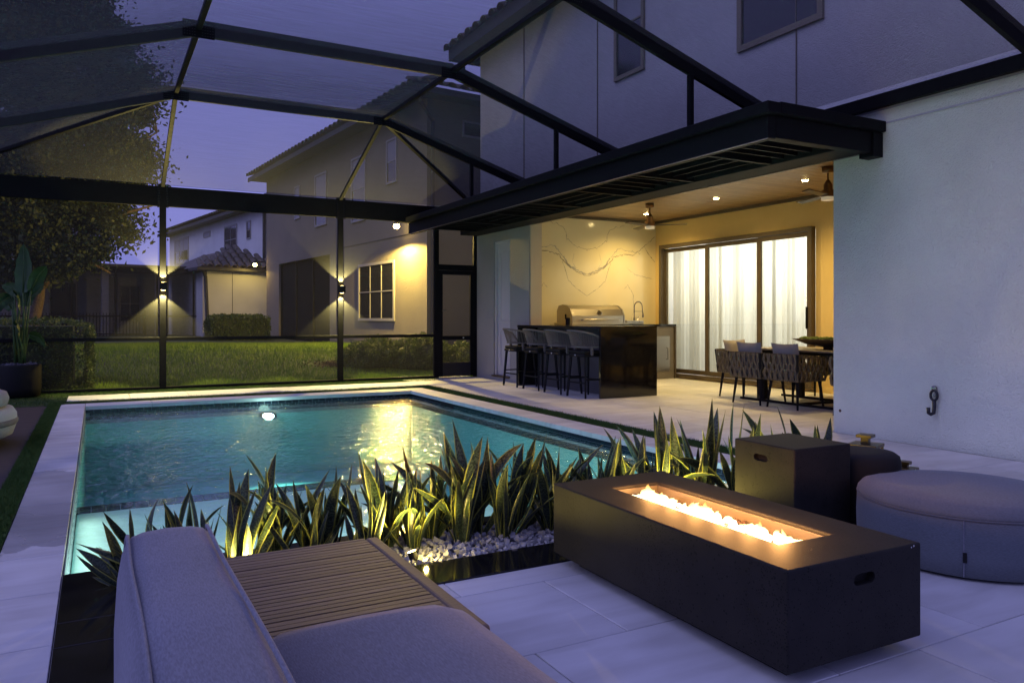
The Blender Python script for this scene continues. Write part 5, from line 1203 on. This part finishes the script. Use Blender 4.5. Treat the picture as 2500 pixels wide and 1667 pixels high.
# ================================================================== HEDGES, SHRUBS, TREE
def hedge(name, lab, x0, x1, y0, y1, h_, n, m, size=.05, rz=0, cen=None, cat='hedge', lump=.10):
    t = thing(name, lab, cat, (cen or ((x0+x1)/2, (y0+y1)/2))+(0,), rz); hx_, hy_ = (x1-x0)/2, (y1-y0)/2
    cx_, cy_ = t.location.x, t.location.y; g0 = gz(cx_, cy_)
    P = rng.uniform(-1, 1, (n, 3)); ax = rng.integers(0, 5, n); k = ax // 2
    for i in range(3):
        sel = k == i; P[sel, i] = np.where((ax[sel] % 2) == 0, 1, -1) if i < 2 else 1
    P[:, 2] = P[:, 2]*.5+.5
    rr = np.abs(P[:, :2]).max(1); top = P[:, 2] > .93
    Q = P*np.array([hx_, hy_, h_])
    ed = np.clip((np.abs(P[:, 0])-.85)/.15, 0, 1)**2*.10; Q[:, 2] -= ed*h_*(P[:, 2] > .8)
    nv = np.array([mnoise.noise(Vector(q)*2.6) for q in Q]); nv2 = np.array([mnoise.noise(Vector(q)*7.0+Vector((9, 3, 1))) for q in Q])
    dirs = P.copy(); dirs[:, 2] = np.where(top, 1, 0); dirs /= np.linalg.norm(dirs, axis=1)[:, None]+1e-6
    Q += dirs*(nv*lump+nv2*lump*.5)[:, None]+rng.normal(0, .018, Q.shape); Q[:, 2] += g0
    inst('foliage', leaves_mesh('foliage', Q, size, m, .4), t, kind='stuff')
    b = MB(); b.box(-hx_*.93, hx_*.93, -hy_*.9, hy_*.9, g0-.1, g0+h_*.92); b.build('branches', M['soil'], t)  # solid dark core added inside the leaf shell
hedge('hedge', 'clipped green hedge beyond the screen behind the potted plant', -6.5, -.12, 14.15, 15.6, 1.12, 34000, M['hedge'], .055)
hedge('hedge', 'small clipped hedge lit yellow against the pale wing far behind', -.95, .95, -.35, .35, .82, 5000, M['hedge'], .09, R(9.5), (4.2, 27.3))
def shrub(lab, x, y, rx, ry, h_, n):
    t = thing('juniper_shrub', lab, 'shrub', (x, y, 0), 0, 'low spreading junipers by the neighbouring wall'); g0 = gz(x, y)
    d = rng.normal(size=(n, 3)); d[:, 2] = np.abs(d[:, 2]); d /= np.linalg.norm(d, axis=1)[:, None]
    nv = np.array([mnoise.noise(Vector(q)*2.3+Vector((x, y, 0))) for q in d]); nv2 = np.array([mnoise.noise(Vector(q)*6+Vector((x, y, 5))) for q in d])
    Q = d*(1+.25*nv+.2*nv2)[:, None]*rng.uniform(.85, 1.05, n)[:, None]*np.array([rx, ry, h_]); Q[:, 2] += g0
    inst('foliage', leaves_mesh('foliage', Q, .085, M['juniper'], .6, .22), t, kind='stuff')
    b = MB(); b.lathe([(.9*math.cos(R(a)), .85*math.sin(R(a))) for a in range(0, 91, 15)], 16); 
    b.v = [(v[0]*rx, v[1]*ry, v[2]*h_+g0) for v in b.v]; b.build('branches', M['soil'], t, smooth=True)  # dark dome added to fill the inside of the shrub
shrub('juniper shrub at the lawn edge, left of the others', 5.35, 16.0, .75, .7, .58, 9000); shrub('juniper shrub in the middle of the row', 6.25, 15.65, .75, .65, .66, 9000)
shrub('juniper shrub seen through the screen door', 7.3, 15.45, .8, .65, .55, 7000); shrub('juniper shrub farthest right, mostly behind the white side wall', 8.4, 15.4, .8, .6, .5, 4000)
tr = thing('oak_tree', 'large spreading oak tree with leaning trunk behind the hedge', 'tree', (-1.4, 22.4, .1))
b = MB(); limbs = [[(-.1, 0, 0), (.0, 0, .9), (.12, 0, 1.5), (.15, 0, 1.9)], [(.12, 0, 1.7), (.5, 0, 2.3), (1.0, .2, 3.2), (1.3, .3, 4.6), (1.6, .4, 6.2)], [(.15, 0, 1.8), (-.5, -.1, 2.5), (-1.0, -.3, 3.6), (-1.4, -.2, 5.2)], [(.15, 0, 1.9), (.2, .3, 3.2), (.1, .4, 5.0), (.3, .3, 7.4)], [(1.0, .2, 3.2), (1.8, -.2, 3.7), (2.7, -.4, 4.0)], [(-.8, -.2, 3.2), (-.2, -.8, 4.2), (.6, -1.2, 5.0)], [(1.3, .3, 4.6), (2.0, .1, 5.4), (2.8, 0, 6.0)], [(.5, 0, 2.3), (1.2, -.3, 2.5), (1.7, -.5, 2.2)]]
b.tube(limbs[0], [.17, .14, .12, .12], 12)
for l_ in limbs[1:]: b.tube(l_, .085, 8, r1=.02)
clumps = []
while len(clumps) < 430:
    v = Vector((random.gauss(0, 1), random.gauss(0, 1), random.gauss(0, 1))).normalized()*random.uniform(.45, 1.0)
    p = Vector((-.15+v.x*2.95, v.y*2.9, 5.9+v.z*4.3))
    if p.z < 1.9+.35*abs(p.x-.5)**.5 and random.random() < .7: continue
    if mnoise.noise(p*.55) < -.22: continue
    clumps.append(p)
for p in random.sample(clumps, 90):
    s = min((Vector(q) for l_ in limbs[1:] for q in l_), key=lambda q: (q-p).length); mid = (s+p)/2+Vector((random.uniform(-.2, .2), random.uniform(-.2, .2), random.uniform(-.1, .25)))
    b.tube([s, mid, p], [.028, .016, .006], 5)
b.build('trunk', M['bark'], tr, smooth=True)
C_ = np.array([tuple(c) for c in clumps]); idx = rng.integers(0, len(C_), 210000)
sz = rng.uniform(.22, .5, len(C_))
P = C_[idx]+rng.normal(size=(len(idx), 3))*sz[idx][:, None]*np.array([.75, .75, .5])
inst('crown', leaves_mesh('crown', P, .13, M['oak'], .1), tr, kind='stuff')
t2 = thing('bushy_tree', 'dark dense tree far behind the oak at the left edge', 'tree', (-10, 44, 0))
P = rng.normal(size=(16000, 3)); P /= np.linalg.norm(P, axis=1)[:, None]; P *= rng.uniform(.7, 1.05, len(P))[:, None]*np.array([5, 4, 3.2]); P[:, 2] += 3.4
inst('crown', leaves_mesh('crown', P, .35, M['oak'], .1), t2, kind='stuff'); b = MB(); b.tube([(0, 0, .2), (0, 0, 2)], .3, 8); b.build('trunk', M['bark'], t2)
# ================================================================== NEIGHBOUR HOUSES
def flood(par_loc, rz, lab, e_, cone=130, tilt=0):
    t = thing('wall_floodlight', lab, 'floodlight', par_loc, rz, 'warm floodlights on the beige neighbouring house')
    b = MB(); b.box(-.3, .0, -.03, .03, .04, .08); b.build('bracket', M['black'], t)
    b = MB(); b.lathe([(.03, .08), (.05, .04), (.062, 0)], 14, c=(-.34, 0, 0)); b.build('hood', M['black'], t)
    b = MB(); b.lathe([(0, -.12), (.05, -.11), (.078, -.06), (.06, -.01)], 14, c=(-.34, 0, 0)); b.build('bulb', M['warm_bulb'], t)
    lamp('SPOT', 'flood_lamp', (-.36, 0, -.16), e_, (1, .70, .16), (0, R(tilt), 0), .05, cone, .12, parent=t)
def loc2(O, rz, x, y, z): return (O[0]+x*math.cos(rz)-y*math.sin(rz), O[1]+x*math.sin(rz)+y*math.cos(rz), z)
def eave_tiles(par, O, n, step, dirv, slope_rot, courses, z, pitch=.3, adv=.4):
    for c_ in range(courses):
        for i in range(n):
            inst('roof_tile', barrel, par, (O[0]+dirv[0]*i*step+math.cos(slope_rot)*c_*adv, O[1]+dirv[1]*i*step+math.sin(slope_rot)*c_*adv, z+c_*adv*math.tan(pitch)), (random.uniform(-.02, .02), -pitch, slope_rot))
rA = R(5.3); OA = (6.82, 16.78)
hA = thing('house', 'beige two storey neighbouring house with screened ground floor porch opening', 'house', (*OA, 0), rA)
SB = M['stucco_beige']
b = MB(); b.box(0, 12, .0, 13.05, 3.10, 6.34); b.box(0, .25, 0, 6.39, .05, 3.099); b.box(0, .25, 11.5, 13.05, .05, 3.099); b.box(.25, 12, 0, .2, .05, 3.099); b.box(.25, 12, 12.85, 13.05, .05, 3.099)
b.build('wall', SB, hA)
b = MB(); b.box(-.012, -.001, 0, 5.5, 3.21, 3.23); b.build('joint_line', M['fascia'], hA)
b = MB(); b.box(2.4, 2.5, 5, 12.8, 0, 3.09); b.box(.3, 2.4, 6.2, 6.3, 0, 3.09); b.build('porch_wall', M['interior_shade'], hA)
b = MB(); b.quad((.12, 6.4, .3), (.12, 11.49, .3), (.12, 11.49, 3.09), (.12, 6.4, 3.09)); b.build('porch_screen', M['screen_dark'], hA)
b = MB()
for y in (6.43, 8.1, 9.8, 11.47): b.box(.06, .11, y-.025, y+.025, .3, 3.09)
b.box(.06, .11, 6.4, 11.5, .30, .36); b.build('porch_frame', M['alu'], hA)
def winA(*a, **k): return window(hA, (0, 0), (0, 1), *a, out=1, **k)
winA(1.75, 4.1, 1.09, 2.65, 3, 2, .07); winA(1.61, 2.23, 4.61, 5.75, 1, 2, .05, blind=True); winA(3.6, 4.62, 3.86, 5.68, 1, 2, .06, blind=True); winA(6.63, 7.66, 4.04, 5.68, 1, 2, .06, blind=True); winA(9.14, 9.7, 4.5, 5.6, 1, 1, .05, pane=M['shade'])
window(hA, (0, 0), (1, 0), .95, 2.3, 5.55, 5.95, 1, 1, .05, out=-1)
rfA = bpy.data.objects.new('roof', None); link(rfA, hA)
b = MB(); b.box(-.5, 12.5, -.5, 13.6, 6.345, 6.38); b.build('soffit', M['fascia'], rfA)
b = MB(); b.box(-.54, -.50, -.54, 13.64, 6.30, 6.46); b.box(-.5, 12.5, -.54, -.50, 6.30, 6.46); b.build('gutter', M['fascia'], rfA, bevel=.01)
b = MB(); b.v = [(-.5, -.5, 6.46), (12.5, -.5, 6.46), (12.5, 13.6, 6.46), (-.5, 13.6, 6.46), (6, 5.5, 8.5), (6, 7.6, 8.5)]; b.f = [(0, 1, 4), (1, 2, 5, 4), (2, 3, 5), (3, 0, 4, 5), (0, 3, 2, 1)]; b.build('roof_deck', M['fascia'], rfA)
eave_tiles(rfA, (-.62, -.35), 42, .335, (0, 1), 0, 2, 6.50)
eave_tiles(rfA, (-.35, -.62), 26, .335, (1, 0), R(90), 2, 6.50)
b = MB(); b.tube([(-.45, -.40, 6.3), (-.3, -.25, 6.15), (.12, -.07, 5.8), (.12, -.06, 5.4), (.12, -.06, .3)], .045, 8); b.build('downspout', M['fascia'], hA)
flood(loc2(OA, rA, 0, .94, 3.45), rA, 'bright floodlight near the corner of the beige house', 1700, 176, 42)
flood(loc2(OA, rA, -.02, 13.3, 3.22), rA, 'distant bright floodlight on the far end of the beige house', 45, 176, 15)
# far pale house
rB = R(9.5); OB = (6.16, 32.9)
hB = thing('house', 'pale two storey house far behind with tiled hip roof wing', 'house', (*OB, 0), rB)
SF = M['stucco_far']
b = MB(); b.box(0, 10, -6, 15.2, .2, 5.8); b.build('wall', SF, hB)
def winB(*a, **k): return window(hB, (0, 0), (0, 1), *a, out=1, **k)
winB(11.3, 14.05, 4.1, 5.5, 3, 2, .08, blind=True); winB(7.5, 8.6, 5.18, 5.47, 1, 1, .05, pane=M['shade']); winB(3.53, 5.31, 4.1, 5.43, 2, 2, .07); winB(1.71, 2.25, 4.6, 5.4, 1, 2, .05)
rb = bpy.data.objects.new('roof', None); link(rb, hB)
b = MB(); b.box(-.5, 10.5, -6.5, 15.7, 5.805, 5.84); b.build('soffit', M['fascia'], rb)
b = MB(); b.box(-.54, -.5, -6.5, 15.74, 5.78, 5.92); b.build('gutter', M['fascia'], rb)
b = MB(); b.v = [(-.5, -6.5, 5.92), (10.5, -6.5, 5.92), (10.5, 15.7, 5.92), (-.5, 15.7, 5.92), (5, -1, 8.0), (5, 10, 8.0)]; b.f = [(0, 1, 4), (1, 2, 5, 4), (2, 3, 5), (3, 0, 4, 5), (0, 3, 2, 1)]; b.build('roof_deck', M['roof'], rb)
eave_tiles(rb, (-.62, -5), 60, .34, (0, 1), 0, 2, 5.97)
b = MB(); b.tube([(-.09, -.1, 5.8), (-.09, -.1, 3.2)], .07, 8); b.build('downspout', M['fascia'], hB)
wg = bpy.data.objects.new('wing', None); link(wg, hB)
b = MB(); b.box(-2.84, -.003, -1.65, 4, .2, 2.93); b.build('wing_wall', SF, wg)
b = MB(); b.box(-1.9, -1.885, -1.662, -1.651, .6, 2.9); b.build('conduit', M['fascia'], wg)
b = MB(); b.box(-3.25, -.003, -2.05, 4.2, 2.935, 2.96); b.box(-3.3, -.003, -2.12, -2.05, 2.93, 3.05); b.box(-3.32, -3.25, -2.12, 4.2, 2.93, 3.05); b.build('wing_gutter', M['fascia'], wg, bevel=.01)
b = MB(); b.v = [(-3.25, -2.05, 3.04), (.0, -2.05, 3.04), (-.0, 4.2, 3.04), (-3.25, 4.2, 3.04), (-1.35, -.3, 3.95), (-1.35, 4.2, 3.95), (-.0, -.9, 3.3)]; b.f = [(0, 1, 4), (1, 2, 5, 4), (3, 0, 4, 5), (2, 3, 5)]; b.build('wing_roof', M['roof'], wg)
p_ = math.atan2(.91, 1.75)
for c_ in range(5):
    for i in range(11):
        x = -3.15+i*.30; ymx = c_*.36; f_ = ymx/1.75
        if x < -3.25+1.9*f_ or x > 0-1.35*f_: continue
        inst('roof_tile', barrel, wg, (x, -2.12+ymx, 3.08+ymx*math.tan(p_)), (0, -p_, R(90)))
b = MB(); b.tube([(-3.0, -1.75, 2.95), (-2.9, -1.72, 2.7), (-2.8, -1.72, .3)], .06, 8); b.build('wing_downspout', M['fascia'], wg)
b = MB(); b.box(-2.99, -2.87, -1.64, -1.5, .2, 2.9); b.build('corner_post', M['white_paint'], wg)
po = thing('screened_porch', 'dark screened porch with pale columns left of the far pale house', 'porch', (*OB, 0), rB)
b = MB(); b.box(-9.5, -3.0, 3.2, 3.4, .2, 3.3); b.build('back_wall', M['stucco_upper'], po)
for x in (-3.9, -5.8, -8.3):
    b = MB(); b.box(x-.12, x+.12, 1.0, 1.2, .2, 3.0); b.build('column', SF, po)
window(po, (0, 3.2), (1, 0), -4.9, -4.1, 1.0, 2.5, 2, 2, .05, out=-1); window(po, (0, 3.2), (1, 0), -7.4, -6.4, .4, 2.6, 1, 1, .06, out=-1)
b = MB(); b.box(-9.6, -3.0, .5, 3.4, 3.01, 3.2); b.build('porch_roof', M['fascia'], po)
b = MB()
for x in (-3.1, -4.4, -5.8, -7.2, -8.6): b.box(x-.03, x+.03, -.9, -.84, .2, 3.0)
b.box(-9.5, -3.0, -.9, -.84, 2.95, 3.02); b.box(-9.5, -3.0, -.9, -.84, 1.2, 1.25); b.build('porch_frame', M['alu'], po)
b = MB(); b.quad((-9.5, -.87, .2), (-3.0, -.87, .2), (-3.0, -.87, 3.0), (-9.5, -.87, 3.0)); b.build('porch_screen', M['screen_dark'], po)
hC = thing('house', 'distant white wall of a third house under the oak branches', 'house', (-2.3, 52, 0), R(14))
b = MB(); b.box(-14, 1.2, 0, 8, .2, 5.5); b.build('wall', SF, hC)
window(hC, (0, 0), (1, 0), -5, -3.6, 1.2, 3, 1, 2, .08, out=-1); window(hC, (0, 0), (1, 0), -1.2, -.2, 1.2, 3, 1, 2, .08, out=-1)
b = MB(); b.prism([(-.6, 5.5), (8.6, 5.5), (4, 7.6)], 'x', -14.6, 1.8); b.build('roof', M['roof'], hC)
fe = thing('iron_fence', 'black iron picket fence between the houses beyond the hedge', 'fence', (-3.2, 33.4, 0), R(-24))
b = MB(); b.box(0, 5.2, -.02, .02, 1.22, 1.26); b.box(0, 5.2, -.02, .02, .55, .59); b.build('rail', M['alu'], fe)
pkm_ = MB().box(-.009, .009, -.009, .009, .4, 1.35).mesh('picket', M['alu'])
for i in range(44): inst('picket', pkm_, fe, (.06+i*.118, 0, 0))
psm = MB().box(-.035, .035, -.035, .035, .3, 1.45).mesh('post', M['alu'])
for i in range(3): inst('post', psm, fe, (.0+i*2.6, 0, 0))
